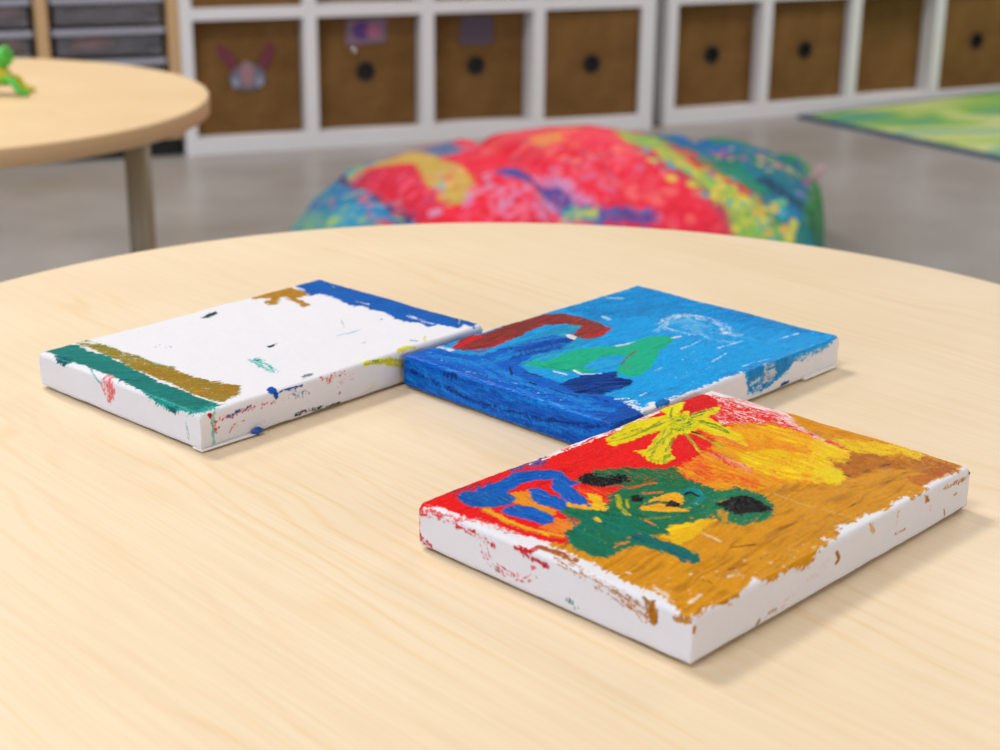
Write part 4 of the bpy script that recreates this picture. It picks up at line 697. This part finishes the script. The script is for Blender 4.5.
# toy frog-like figure lying on the far table (only part of it in frame)
toy = empty('plastic_toy', (-.632, 2.02, .4975)); tag(toy, 'small green and yellow plastic toy on the far round table at the left edge', 'toy')
gm = mat('green_toy_plastic', (.06, .42, .03), .35); ym = mat('yellow_toy_plastic', (.50, .46, .02), .35)
bm = bmesh.new(); tube(bm, [(-.06, 0, .012), (-.035, 0, .020), (-.012, 0, .024), (.002, .001, .022), (.008, .002, .014)], [.008, .014, .016, .012, .006], 14); obj('body', bm, ym, toy, True)
bm = bmesh.new(); bmesh.ops.create_uvsphere(bm, u_segments=16, v_segments=10, radius=.0125, matrix=Matrix.Translation((.001, .002, .047))); bmesh.ops.create_uvsphere(bm, u_segments=10, v_segments=8, radius=.0045, matrix=Matrix.Translation((.006, -.006, .058))); tube(bm, [(-.006, .002, .022), (-.001, .002, .043)], .007, 10); obj('head', bm, gm, toy, True)
for s_ in (-1, 1):
    bm = bmesh.new(); tube(bm, [(-.002, .006*s_, .020), (.014, .012*s_, .018), (.022, .013*s_, .006), (.034, .015*s_, .004)], [.006, .005, .0045, .0035], 10); obj('leg', bm, ym if s_ > 0 else gm, toy, True)
    bm = bmesh.new(); tube(bm, [(-.045, .006*s_, .018), (-.050, .022*s_, .018), (-.047, .028*s_, .006), (-.036, .030*s_, .004)], [.006, .005, .0045, .0035], 10); obj('leg', bm, gm, toy, True)

# ------------------------------------------------------------------ cube shelves with fibre boxes
def shelf(name, x, y, phi, P, t, hb, h, n, rows, label, depth=.36):
    root = empty(name, (x, y, 0), phi); tag(root, label, 'shelf'); sb = .030; Ltot = n*P+t
    Htot = hb+rows*h+(rows-1)*sb+t*.9
    bm = bmesh.new(); box(bm, t*.8-.031, t*.8, 0, depth, 0, Htot, .001); obj('side_panel', bm, M['white'], root)
    bm = bmesh.new(); box(bm, Ltot-t*.8, Ltot+.006, 0, depth, 0, Htot, .001); obj('side_panel', bm, M['white'], root)
    bm = bmesh.new(); box(bm, t*.8, Ltot-t*.8, 0, depth, 0, hb, .001); obj('base_panel', bm, M['white'], root)
    bm = bmesh.new(); box(bm, t*.8, Ltot-t*.8, 0, depth, Htot-t*.9, Htot, .001); obj('top_panel', bm, M['white'], root)
    bm = bmesh.new(); box(bm, t*.8, Ltot-t*.8, depth-.006, depth-.001, hb, Htot-t*.9); obj('back_panel', bm, M['white'], root)
    for k in range(1, rows):
        z = hb+k*h+(k-1)*sb; bm = bmesh.new(); box(bm, t*.8, Ltot-t*.8, .001, depth-.006, z, z+sb, .001); obj('shelf_board', bm, M['white'], root)
    for k in range(rows):
        z = hb+k*(h+sb)
        for i in range(1, n): bm = bmesh.new(); box(bm, i*P+t*.08, i*P+t*.86, .0005, depth-.006, z, z+h, .001); obj('divider', bm, M['white'], root)
    return root
def crate(root_pose, i, P, t, hb, h, recess, label, hole=True, row=0, cap=None):
    x, y, phi = root_pose; c_, s_ = math.cos(phi), math.sin(phi)
    a0 = i*P+t*.86 if i else t*.8; a1 = (i+1)*P+t*.08; a0 += .004; a1 -= .004
    if i == 3: a1 = 4*P+t*.2-.004
    lx = (a0+a1)/2; z0 = hb+row*(h+.030)
    r_ = empty('storage_box', (x+c_*lx-s_*recess, y+s_*lx+c_*recess, z0), phi); tag(r_, label, 'storage box', 'brown fibre boxes in the white cube shelves')
    w = (a1-a0)/2; H = h-.005; D_ = .34-recess; th = .006
    bm = bmesh.new()
    # front with a round opening cut out
    hx, hz, hr = .0, H*.50, .021
    n_ = 32; ring = [(hx+hr*math.cos(2*math.pi*k/n_), hz+hr*math.sin(2*math.pi*k/n_)) for k in range(n_)]
    def edgept(a):
        dx, dz = math.cos(a), math.sin(a); s1 = min((w/abs(dx)) if abs(dx) > 1e-9 else 1e9, ((H-hz)/dz if dz > 1e-9 else 1e9), ((hz)/-dz if dz < -1e-9 else 1e9)); return (hx+dx*s1, hz+dz*s1)
    angs = sorted([2*math.pi*k/n_ for k in range(n_)]+[math.atan2(zz-hz, xx-hx) % (2*math.pi) for xx in (-w, w) for zz in (0, H)])
    for yy, fl in ((0, 1), (th, -1)):
        inn = [bm.verts.new((hx+hr*math.cos(a), yy, hz+hr*math.sin(a))) for a in angs] if hole else None
        out = [bm.verts.new((edgept(a)[0], yy, edgept(a)[1])) for a in angs]
        if yy == 0: i0_, o0_ = inn, out
        for k in range(len(angs)):
            j = (k+1) % len(angs)
            if hole: bm.faces.new((inn[k], inn[j], out[j], out[k]))
        if not hole: bm.faces.new(out)
    for k in range(len(angs)):
        j = (k+1) % len(angs)
        if hole: bm.faces.new((i0_[k], i0_[j], inn[j], inn[k]))
        bm.faces.new((o0_[k], o0_[j], out[j], out[k]))
    bmesh.ops.remove_doubles(bm, verts=bm.verts[:], dist=1e-6); bmesh.ops.recalc_face_normals(bm, faces=bm.faces[:])
    obj('front_panel', bm, M['basket'], r_)
    bm = bmesh.new(); box(bm, -w, -w+th, th, D_, 0, H); box(bm, w-th, w, th, D_, 0, H); box(bm, -w+th, w-th, D_-th, D_, 0, H); box(bm, -w+th, w-th, th, D_-th, 0, th)
    obj('box_body', bm, M['basket'], r_)
    bm = bmesh.new(); box(bm, -w, w, -.003, 0, H-.012, H, .001); obj('top_hem', bm, M['basket'], r_)
    if hole:
        bm = bmesh.new(); N = 32
        pr = [(.0205, .004), (.0205, -.002), (.0250, -.003), (.0265, .000)]
        rs = [[bm.verts.new((hx+r2*math.cos(2*math.pi*k/N), yy, hz+r2*math.sin(2*math.pi*k/N))) for k in range(N)] for r2, yy in pr]
        for A_, B_ in zip(rs, rs[1:]):
            for k in range(N): bm.faces.new((A_[k], A_[(k+1) % N], B_[(k+1) % N], B_[k]))
        bmesh.ops.recalc_face_normals(bm, faces=bm.faces[:]); obj('hole_ring', bm, M['hole'], r_)
        bm = bmesh.new(); box(bm, -.05, .05, .012, .05, hz-.05, hz+.05, .004); obj('hole_shade_block', bm, M['hole'], r_)  # near-black block behind the opening, the inner shade put into its colour
    return r_, w, H
SP, ST, SHB, SHH = .3219, .0450, .0440, .302
s1 = (-.8250, 4.085, .3580); s2 = (.466, 4.598, .4455)
shelf('cube_shelf', *s1, SP, ST, SHB, SHH, 4, 2, 'left white cube shelf holding brown boxes, running behind the beanbag')
shelf('cube_shelf', *s2, SP, ST, SHB, SHH, 4, 2, 'right white cube shelf holding brown boxes, behind the green mat')
lab1 = ['brown box bearing a tag with pink ears, leftmost in the bottom row',
        'brown box with a purple and pink sticker above its black hole, second from the left',
        'brown box with a faded purple square label above its black hole',
        'plain brown box in the last bay of the left white shelf, above the beanbag']
lab2 = ['brown box in the first bay of the right white shelf, beside the shelf joint',
        'brown box in the second bay of the right white shelf, above the mat tip',
        'brown box without a hole, in the third bay of the right white shelf',
        'rightmost brown box in the right white shelf, with a black hole']
rec1 = [.045, .050, .070, .012]; rec2 = [.040, .030, .060, .012]
B1 = []
for i in range(4): B1.append(crate(s1, i, SP, ST, SHB, SHH, rec1[i], lab1[i], hole=(i != 0)))
for i in range(4): crate(s2, i, SP, ST, SHB, SHH, rec2[i], lab2[i], hole=(i != 2))
up = ['upper row box just showing over the box with the pink-eared tag', 'upper row box just showing over the box with the purple sticker', 'upper row box just showing over the box with the faded square label', 'upper row box just showing over the plain box above the beanbag']
for i in range(4): crate(s1, i, SP, ST, SHB, SHH, (.02, .08, .05, .03)[i], up[i], hole=True, row=1)

# things stuck on the fronts
def disc_poly(bm, pts, y0, th):
    a = [bm.verts.new((x, y0, z)) for x, z in pts]; b = [bm.verts.new((x, y0-th, z)) for x, z in pts]
    n_ = len(pts); bm.faces.new(a); bm.faces.new(b[::-1])
    for i in range(n_): bm.faces.new((a[i], a[(i+1) % n_], b[(i+1) % n_], b[i]))
    bmesh.ops.recalc_face_normals(bm, faces=bm.faces[:])
r_, w, H = B1[0]
def blob(cx, cz, rx, rz, rot=0, n_=24):
    return [(cx+rx*math.cos(t)*math.cos(rot)-rz*math.sin(t)*math.sin(rot), cz+rx*math.cos(t)*math.sin(rot)+rz*math.sin(t)*math.cos(rot)) for t in [2*math.pi*k/n_ for k in range(n_)]]
tg = bpy.data.objects.new('paper_tag', None); C.objects.link(tg); tg.location = r_.location; tg.rotation_euler = r_.rotation_euler
tag(tg, 'paper tag with two dark pink ears and a pale body on a brown box', 'tag')
pk = mat('magenta_paper', (.15, .022, .04), .7)
for sx, rt in ((-1, .62), (1, -.42)):
    bm = bmesh.new(); disc_poly(bm, blob(.000+sx*.052, H*.68, .015, .040, rt), -.0035, .002); obj('ear', bm, pk, tg)
bm = bmesh.new(); disc_poly(bm, blob(.000, H*.50, .046, .034), -.0035, .003); obj('tag_body', bm, mat('blue_grey_paper', (.13, .13, .17), .7), tg)
bm = bmesh.new(); disc_poly(bm, blob(-.002, H*.53, .020, .034), -.0067, .0015); obj('tag_face', bm, mat('pink_grey_paper', (.30, .16, .18), .7), tg)
for sx in (-1, 1):
    bm = bmesh.new(); disc_poly(bm, blob(-.001+sx*.032, H*.46, .010, .014), -.0067, .0012); obj('tag_patch', bm, mat('pale_blue_paper', (.24, .28, .38), .7), tg)
r_, w, H = B1[1]
tg = bpy.data.objects.new('sticker', None); C.objects.link(tg); tg.location = r_.location; tg.rotation_euler = r_.rotation_euler
tag(tg, 'purple and pink picture sticker with a bead for its bright glint on the second brown box', 'sticker')
bm = bmesh.new(); disc_poly(bm, [(-.055, H*.74), (.055, H*.76), (.06, H*.98), (-.052, H*.97)], -.0035, .0012); obj('sticker_sheet', bm, mat('mauve_print', (.20, .13, .18), .5), tg)
bm = bmesh.new(); disc_poly(bm, blob(-.010, H*.87, .026, .024), -.005, .0008); obj('purple_patch', bm, mat('purple_print', (.10, .03, .20), .5), tg)
bm = bmesh.new(); disc_poly(bm, blob(.022, H*.86, .020, .018), -.005, .0009); obj('pink_patch', bm, mat('pink_print', (.42, .12, .22), .5), tg)
bm = bmesh.new(); bmesh.ops.create_uvsphere(bm, u_segments=16, v_segments=10, radius=.007, matrix=Matrix.Translation((-.034, -.010, H*.70))); obj('glint_bead', bm, mat('silver_metal', (.8, .78, .75), .15, Metallic=1.0), tg, True)  # metal bead standing in for a bright glint
r_, w, H = B1[2]
bm = bmesh.new(); disc_poly(bm, [(-.048, H*.70), (.048, H*.70), (.048, H*.97), (-.048, H*.97)], -.0035, .0012)
o = obj('picture_label', bm, mat('faded_purple_print', (.10, .068, .095), .6)); o.location = r_.location; o.rotation_euler = r_.rotation_euler; tag(o, 'faded purple square picture label on the third brown box', 'label')

# ------------------------------------------------------------------ wooden tray cabinet (left, beside the shelf)
CW, CT, CH, CZ = .322, .031, .70, .050
cab = empty('tray_cabinet', (s1[0]+.003, s1[1]+.006, 0), s1[2]); tag(cab, 'birch cabinet of grey plastic trays against the left end of the white shelf', 'cabinet')
for k in range(4):
    bm = bmesh.new(); x1 = -k*CW; box(bm, x1-CT, x1, 0, .42, CZ, CH, .001); obj('upright', bm, M['panelwood'], cab)
bm = bmesh.new(); box(bm, -3*CW-CT, 0, 0, .42, CZ-.001, CZ+.060, .001); obj('bottom_board', bm, M['panelwood'], cab)
bm = bmesh.new(); box(bm, -3*CW-CT, 0, 0, .42, CH, CH+.022, .001); obj('top_board', bm, M['panelwood'], cab)
bm = bmesh.new(); box(bm, -3*CW-CT, 0, .405, .42, CZ+.045, CH, 0); obj('back_board', bm, M['panelwood'], cab)
bm = bmesh.new(); box(bm, -3*CW, -.01, .03, .40, .0, CZ-.001, 0); obj('gap_shade_block', bm, M['darkgap'], cab)  # fills the gap under the cabinet, its shade put into the near-black colour
tray = empty('plastic_tray', (0, 0, 0))
bm = bmesh.new(); W_ = CW-CT-.016; hh = .066; d_ = .37; th = .003
box(bm, -W_/2+.008, W_/2-.008, 0, th, 0, hh-.012); box(bm, -W_/2+.008, W_/2-.008, d_-th, d_, 0, hh-.012); box(bm, -W_/2+.008, -W_/2+.008+th, 0, d_, 0, hh-.012); box(bm, W_/2-.008-th, W_/2-.008, 0, d_, 0, hh-.012); box(bm, -W_/2+.008, W_/2-.008, 0, d_, 0, th)
obj('tray_body', bm, M['tray'], tray)
bm = bmesh.new(); box(bm, -W_/2, W_/2, -.012, .004, hh-.014, hh, .003); box(bm, -W_/2, -W_/2+.012, .004, d_, hh-.012, hh-.004); box(bm, W_/2-.012, W_/2, .004, d_, hh-.012, hh-.004); box(bm, -W_/2, W_/2, d_-.010, d_, hh-.012, hh-.004)
obj('tray_rim', bm, M['rim'], tray)
first = True; rowsn = ['lowest', 'second', 'third', 'fourth', 'fifth', 'sixth', 'seventh']
ca, sa = math.cos(s1[2]), math.sin(s1[2])
def cabpt(lx, ly, z): return (cab.location.x+ca*lx-sa*ly, cab.location.y+sa*lx+ca*ly, z)
for col in range(2):
    for row in range(5):
        tr = tray if first else copy_tree(tray); first = False
        tr.location = cabpt(-col*CW-CT-(CW-CT)/2, .006, CZ+.062+row*.0775); tr.rotation_euler = (0, 0, s1[2])
        tag(tr, 'grey plastic tray, %s from the bottom, %s column of the birch cabinet' % (rowsn[row], ('right', 'left')[col]), 'tray', 'grey trays in the birch cabinet')
def lump(name, lx, z, cols, label, cat, rx, rz, dy=-.004):
    bm = bmesh.new(); bmesh.ops.create_icosphere(bm, subdivisions=3, radius=1)
    for v in bm.verts:
        k_ = 1+.18*math.sin(6*v.co.x+lx*40)*math.cos(5*v.co.z)
        v.co = Vector((v.co.x*rx*k_, v.co.y*.02*k_, v.co.z*rz*k_))
    o = obj(name, bm, mat(name+'_plastic', cols, .4), None, True); o.location = cabpt(lx, .045, z); o.rotation_euler = (0, 0, s1[2]); tag(o, label, cat); return o
RZ = lambda r: CZ+.062+r*.0775
lump('toy_piece', -.215, RZ(2)+.0235, (.48, .09, .055), 'orange red toy seen in a tray of the right column', 'toy', .055, .0180)
lump('toy_piece', -CW-.085, RZ(2)+.0235, (.42, .20, .02), 'yellow toy seen in a tray of the left column', 'toy', .035, .0180)
lump('toy_piece', -CW-.085, RZ(3)+.0235, (.36, .16, .10), 'pinkish brown toy piece in a tray of the left column', 'toy', .035, .0180)
lump('toy_piece', -CW-.15, RZ(3)+.0235, (.12, .16, .03), 'olive green toy piece in a tray of the left column', 'toy', .030, .0180)

# ------------------------------------------------------------------ beanbag cushion
BX, BY = .14, 3.08
def _ridge(x):
    return np.interp(x, [-.60, -.56, -.53, -.46, -.40, -.30, -.20, -.09, .04, .13, .23, .37, .45, .50, .53], [0.02, .05, .09, .15, .172, .200, .222, .245, .258, .248, .234, .222, .212, .20, .13])
def bean_plan(A, B):
    """unit square -> plan of the cushion (metres, about BX, BY)"""
    R = .62; x = A*np.sqrt(1-.22*B*B)*.555-.045; y = B*np.sqrt(1-.35*A*A)*.46
    # pulled-out corners
    k = (np.abs(A)*np.abs(B))**6; x = x+np.sign(A)*k*.03; y = y+np.sign(B)*k*.03
    x = x-.032*np.clip(A, 0, 1)**5*np.clip(.4-B, 0, 1.4)
    y = y+.012*np.sin(9*A)*np.abs(B)**3
    return x, y
def bean_h(x, y, A, B):
    s = _ridge(x)
    ex = 1-np.clip(np.abs(A), 0, 1)**30; ey = np.clip(1-np.abs(B)**2.6, 0, 1)**.62
    z = s*ey*np.clip(ex, 0, 1)**.4
    # sewn creases and slumps
    def cr(p, q, w, d):
        ax, ay = p; bx, by = q; L = math.hypot(bx-ax, by-ay); t = np.clip(((x-ax)*(bx-ax)+(y-ay)*(by-ay))/L**2, 0, 1)
        r = np.hypot(x-ax-(bx-ax)*t, y-ay-(by-ay)*t); return -d*np.exp(-(r/w)**2)
    z = z+(cr((-.20, .25), (-.02, -.40), .02, .022)+cr((-.02, .05), (.12, -.35), .018, .016)+cr((.22, .3), (.36, -.3), .03, .016)+cr((.40, .2), (.47, -.2), .02, .02)+cr((-.45, .1), (-.28, -.35), .02, .018))*ey
    z = z+((vnoise(x*9+3, y*9, 3)-.5)*.018+(vnoise(x*22+3, y*22, 5)-.5)*.008)*ey
    return np.maximum(z, .002)

BEAN = [
 ('P', '-250,-348 -310,149 -207,176 -102,136 38,97 136,96 223,-224 283,-347', 'e0142e,f02040,d81030,e83c50', 14, 0, None, 0.0, 0, (60, 22), 1.0),
 ('P', '-237,169 -140,167 -51,176 55,90 94,65 -30,-48 -145,76 -206,19', 'e04858,e83c50,ee6a5c', 10, 0, None, 0.0, 0, (60, 22), 1.0),
 ('P', '-94,23 -56,66 8,123 30,23 -30,-48 -68,-87', 'e0a040,e88850', 10, 0.3, None, 0.0, 0, (60, 22), 1.0),
 ('P', '-26,105 55,90 133,58 134,-169 79,-188 21,-136', 'ee2c48,f03c54,ee5058', 10, 0, None, 0.0, 0, (60, 22), 1.0),
 ('P', '-359,173 -305,162 -248,196 -206,30 -244,16 -295,53', '6a7c98,4c6494,8c8c80', 10, 0, None, 0.0, 0, (60, 22), 1.0),
 ('P', '-464,112 -405,103 -382,134 -338,167 -286,88 -239,-75 -199,-181 -183,-260 -211,-275 -244,-271 -282,-197 -313,-22 -402,61', 'c8a43c,b8a050,d0a848,c49060', 8, 0, None, 0.0, 0, (60, 22), 1.0),
 ('P', '-457,75 -402,74 -317,-12 -292,-162 -242,-306 -231,-341 -300,-320 -368,-164', 'd80c30,e02040,c41034', 10, 0, None, 0.0, 0, (60, 22), 1.0),
 ('P', '-579,4 -549,179 -485,111 -457,75 -386,-130 -336,-196 -301,-278 -285,-351', '1470a8,1c84b4,0c5c9c,2c8c9c', 8, 0, None, 0.0, 0, (60, 22), 1.0),
 ('P', '-577,69 -561,180 -484,-127 -454,-250 -493,-236', '7ca870,8cb060', 10, 0.45, None, 0.0, 0, (60, 22), 1.0),
 ('S', '-472,112 -386,-140 -310,-267', 22, '581838,3c2c6c', 6, 0.2, 0, 0, (60, 20), 1.0),
 ('D', '-525,81 -438,-118 -353,-240', 57, 50, 9, 'b83c60,d06c78,8cb060,40a0c8', 3),
 ('D', '-195,-273 -108,-310 -35,-314', 132, 70, 9, 'e8607c,d8709c,e84060,c890b8', 4),
 ('D', '-35,-208 74,-233 143,-315', 110, 90, 10, 'e83c50,f06060,d85a80', 5),
 ('D', '-427,86 -331,-133 -252,-281', 60, 30, 8, 'e85070,d83050,c02c50', 21),
 ('D', '-184,23 -30,-112 79,-174', 110, 50, 9, 'f05868,e04050,ee7068,c04060', 22),
 ('D', '-255,-123 -235,-217', 13, 30, 10, '8ca8a8,e0b060,d87040', 6),
 ('P', '-102,-183 -35,-229 18,-300 34,-326 -19,-306 -64,-247', 'c890c0,d080b0,d86c90', 10, 0.25, None, 0.0, 0, (60, 22), 1.0),
 ('S', '-140,-193 -97,-230 -43,-275 -15,-319 33,-337 118,-325', 30, '2c4ca0,5c3c88,3860a8', 8, 0.15, 0, 0, (60, 20), 1.0),
 ('S', '-23,-320 17,-331', 24, '1c90a8,c0c040', 8, 0, 0, 0, (20, 14), 1.0),
 ('S', '119,-121 187,-209 242,-274 270,-330', 34, 'a83850,9c4460,b85860', 10, 0.35, 0, 0, (40, 18), 1.0),
 ('P', '81,76 157,99 175,78 203,-135 247,-222 321,-257 366,-318 280,-364 263,-298 203,-215 144,-106 102,-86', '6cac54,8cb44c,b8c040,4c9c60,c8c848', 10, 0, -66, 0.0, 0, (60, 22), 1.0),
 ('P', '136,96 217,94 304,136 362,21 456,55 474,-45 421,-290 374,-324 358,-253 276,-169 222,-19', '0c5c94,0c70a0,106c64,0c7868,0e4c8c,1878a0', 12, 0, None, 0.0, 0, (60, 22), 1.0),
 ('P', '175,85 268,178 328,28 366,11 307,15 231,42', '0c5ca0,0c68a8', 10, 0, None, 0.0, 0, (60, 22), 1.0),
 ('P', '217,-77 318,-64 356,-195 296,-213 247,-161', '0c7c58,1c9060', 10, 0.3, None, 0.0, 0, (60, 22), 1.0),
 ('D', '157,-99 224,-207 308,-273 362,-287', 154, 60, 8, 'd8d044,e0a83c,3ca0b0,78bc54', 7),
 ('D', '252,56 355,-59 428,-89', 52, 30, 6, 'c8b83c,c05070', 8),
 ('S', '345,-149 378,-216 407,-230', 26, '0c2c4c', 8, 0.3, 0, 0, (40, 18), 1.0),
 ('S', '468,40 465,-86 425,-260', 34, '2c8040,3c9048,245c40', 8, 0, 0, 0, (40, 18), 1.0),
 ('D', '464,25 422,-205', 22, 30, 7, 'b85080,8868a8', 9)
]
def make_bean():
    root = empty('beanbag_cushion', (BX, BY, 0)); tag(root, 'large red, blue and green patterned beanbag cushion on the floor behind the round table', 'beanbag')
    pa = Painting(-720, 720, -560, 560, 3.5, lin('d01834'), soft=5); pa.run([('P', '330,-560 330,0 190,60 190,560 720,560 720,-560', '0c5c94,0c7868,2c8040,0c6c94', 20, 0, 60, 0, 0, (60, 22), 1), ('P', '-720,-560 -720,560 -380,560 -360,-560', '1470a8,2c8c9c,1c84b4,7ca870', 20, 0, 60, 0, 0, (60, 22), 1)]); pa.run(BEAN)
    N, K = 420, 320
    a = np.linspace(-1, 1, N); b = np.linspace(-1, 1, K); A, B_ = np.meshgrid(a, b, indexing='ij')
    x, y = bean_plan(A, B_); z = bean_h(x, y, A, B_)
    fi = np.clip(((x*1000)+720)/3.5, 0, len(pa.u)-2).astype(int); fj = np.clip(((y*1000)+560)/3.5, 0, len(pa.v)-2).astype(int)
    rgba = np.concatenate([pa.rgb[fi, fj], np.zeros(x.shape+(1,))], -1)
    co = np.stack([x, y, z], -1)
    # bottom sheet
    zb = np.full(z.shape, .0); e = np.maximum(np.abs(A), np.abs(B_)); co2 = np.stack([x*.93, y*.93, np.where(e > .999, z, zb)], -1)
    co2[e > .999] = co[e > .999]
    idx = np.arange(N*K).reshape(N, K); q = np.stack([idx[:-1, :-1], idx[1:, :-1], idx[1:, 1:], idx[:-1, 1:]], -1).reshape(-1, 4)
    o = grid_mesh('cushion_cover', co.reshape(-1, 3), rgba.reshape(-1, 4)*.9, q, M['cloth'], root)
    qb = q[:, ::-1]; o2 = grid_mesh('cushion_underside', co2.reshape(-1, 3), rgba.reshape(-1, 4)*.9, qb, M['cloth'], root)
    return root
bean = make_bean()
zt = .165
bm = bmesh.new()
pts = [(.452, -.06, zt), (.474, -.055, zt+.012), (.484, -.06, zt+.045), (.466, -.06, zt+.050), (.448, -.06, zt+.022)]
vs = [bm.verts.new(p) for p in pts]; bm.faces.new(vs); r0 = bmesh.ops.extrude_face_region(bm, geom=bm.faces[:])
for v in [g for g in r0['geom'] if isinstance(g, bmesh.types.BMVert)]: v.co += Vector((.001, .003, 0))
tgb = obj('care_tag', bm, mat('pink_white_cloth', (.62, .42, .42), .8), bean); tgb['label'] = 'small pinkish white cloth tag'

# ------------------------------------------------------------------ play mat on the floor at the right
def mat_outline(): return [(.885, 4.765), (1.317, 4.135), (2.55, 3.30), (3.0, 5.72), (1.70, 5.165)]
def play_mat():
    m = mat('printed_mat', rough=.7)
    n1 = nd(m, 'ShaderNodeTexNoise', Scale=2.4, Detail=2.0, Distortion=.6); lk(m, coords(m, (1, 1.9, 1), (0, 0, .9)), n1.inputs['Vector'])
    r1 = ramp(m, n1.outputs['Fac'], [(.30, (.03, .22, .24)), (.40, (.12, .32, .14)), (.46, (.20, .40, .06)), (.52, (.44, .50, .15)), (.60, (.50, .54, .24)), (.68, (.20, .38, .22))])
    lk(m, r1.outputs[0], bsdf(m).inputs['Base Color']); return m
P_ = mat_outline(); root = empty('play_mat', (P_[0][0], P_[0][1], 0)); tag(root, 'green and yellow play mat with a dark blue edge on the floor at the right', 'mat')
def slab(name, pts, z0, z1, m, bev=0):
    bm = bmesh.new(); lift = [0, 0, 0, .030, .030]
    v0 = [bm.verts.new((x-P_[0][0], y-P_[0][1], z0+l_)) for (x, y), l_ in zip(pts, lift)]; v1 = [bm.verts.new((x-P_[0][0], y-P_[0][1], z1+l_)) for (x, y), l_ in zip(pts, lift)]
    bm.faces.new(v0[::-1]); bm.faces.new(v1); n_ = len(pts)
    for i in range(n_): bm.faces.new((v0[i], v0[(i+1) % n_], v1[(i+1) % n_], v1[i]))
    bmesh.ops.recalc_face_normals(bm, faces=bm.faces[:]); return obj(name, bm, m, root)
slab('mat_base', P_, 0, .009, mat('blue_mat_edge', (.045, .085, .15), .7))
cx_ = sum(p[0] for p in P_)/5; cy_ = sum(p[1] for p in P_)/5
def inset(pts, d):
    out = []; n_ = len(pts)
    for i in range(n_):
        p0, p1, p2 = Vector(pts[i-1]), Vector(pts[i]), Vector(pts[(i+1) % n_]); e1 = (p1-p0).normalized(); e2 = (p2-p1).normalized()
        n1 = Vector((-e1.y, e1.x)); n2 = Vector((-e2.y, e2.x)); bis = (n1+n2).normalized(); k_ = d/max(.3, bis.dot(n1)); q_ = p1+bis*k_; out.append((q_.x, q_.y))
    return out
slab('printed_top', inset(P_, .022), .009, .0105, play_mat())

# ------------------------------------------------------------------ room
def plane(name, x0, x1, y0, y1, z0, z1, m, kind='structure'):
    bm = bmesh.new(); box(bm, x0, x1, y0, y1, z0, z1); o = obj(name, bm, m); o['kind'] = kind; return o
plane('floor', -5, 6, -3, 8, -.06, 0, M['floor'])
plane('wall_back', -5, 6, 8, 8.1, 0, 2.9, M['wall'])
plane('wall_left', -5.1, -5, -3, 8, 0, 2.9, M['wall'])
plane('wall_right', 6, 6.1, -3, 8, 0, 2.9, M['wall'])

# ------------------------------------------------------------------ light
def area(name, loc, size, power, col, target=None, sy=None):
    l = bpy.data.lights.new(name, 'AREA'); l.energy = power; l.color = col; l.shape = 'RECTANGLE'; l.size = size; l.size_y = sy or size
    o = bpy.data.objects.new(name, l); C.objects.link(o); o.location = loc
    d = (Vector(target)-Vector(loc)) if target else Vector((0, 0, -1)); o.rotation_euler = d.to_track_quat('-Z', 'Y').to_euler(); return o
w = bpy.data.worlds.new('world'); bpy.context.scene.world = w; w.use_nodes = True
w.node_tree.nodes['Background'].inputs[0].default_value = (.95, .97, 1.0, 1); w.node_tree.nodes['Background'].inputs[1].default_value = .25
area('ceiling_light_back', (-1.1, 1.9, 2.75), .8, 54, (1, .97, .93), None, .5)
area('ceiling_light_front', (-.9, -.3, 2.75), 1.2, 30, (1, .97, .93), None, .6)
area('ceiling_light_far', (2.3, 4.0, 2.75), 1.8, 64, (1, .97, .95), None, .6)
area('ceiling_light_left', (-2.2, 3.4, 2.75), 1.2, 38, (1, .97, .95), None, .6)
area('window_light', (-2.8, -1.6, 1.3), 2.0, 56, (.62, .76, 1), (0, .6, .6), 1.4)
area('fill_light_right', (2.6, -1.6, 1.3), 2.0, 42, (1, .95, .91), (0, .6, .6), 1.4)  # added fill lamp that brightens the right-hand canvas sides, not a window


# ------------------------------------------------------------------ camera
cam = bpy.data.cameras.new('camera'); co_ = bpy.data.objects.new('camera', cam); C.objects.link(co_)
Rt, Up, Fw = CAM['right'], CAM['up'], CAM['fwd']
mw = Matrix(((Rt[0], Up[0], -Fw[0], 0), (Rt[1], Up[1], -Fw[1], 0), (Rt[2], Up[2], -Fw[2], .83), (0, 0, 0, 1)))
co_.matrix_world = mw
cam.sensor_width = 36; cam.sensor_fit = 'HORIZONTAL'; cam.lens = CAM['f']*36/1000; cam.clip_start = .01; cam.clip_end = 60
cam.dof.use_dof = True; cam.dof.focus_distance = .66; cam.dof.aperture_fstop = 13
sc = bpy.context.scene; sc.camera = co_
sc.view_settings.view_transform = 'Standard'; sc.view_settings.look = 'None'; sc.view_settings.gamma = 1; sc.view_settings.use_curve_mapping = False
sc.view_settings.exposure = -.06
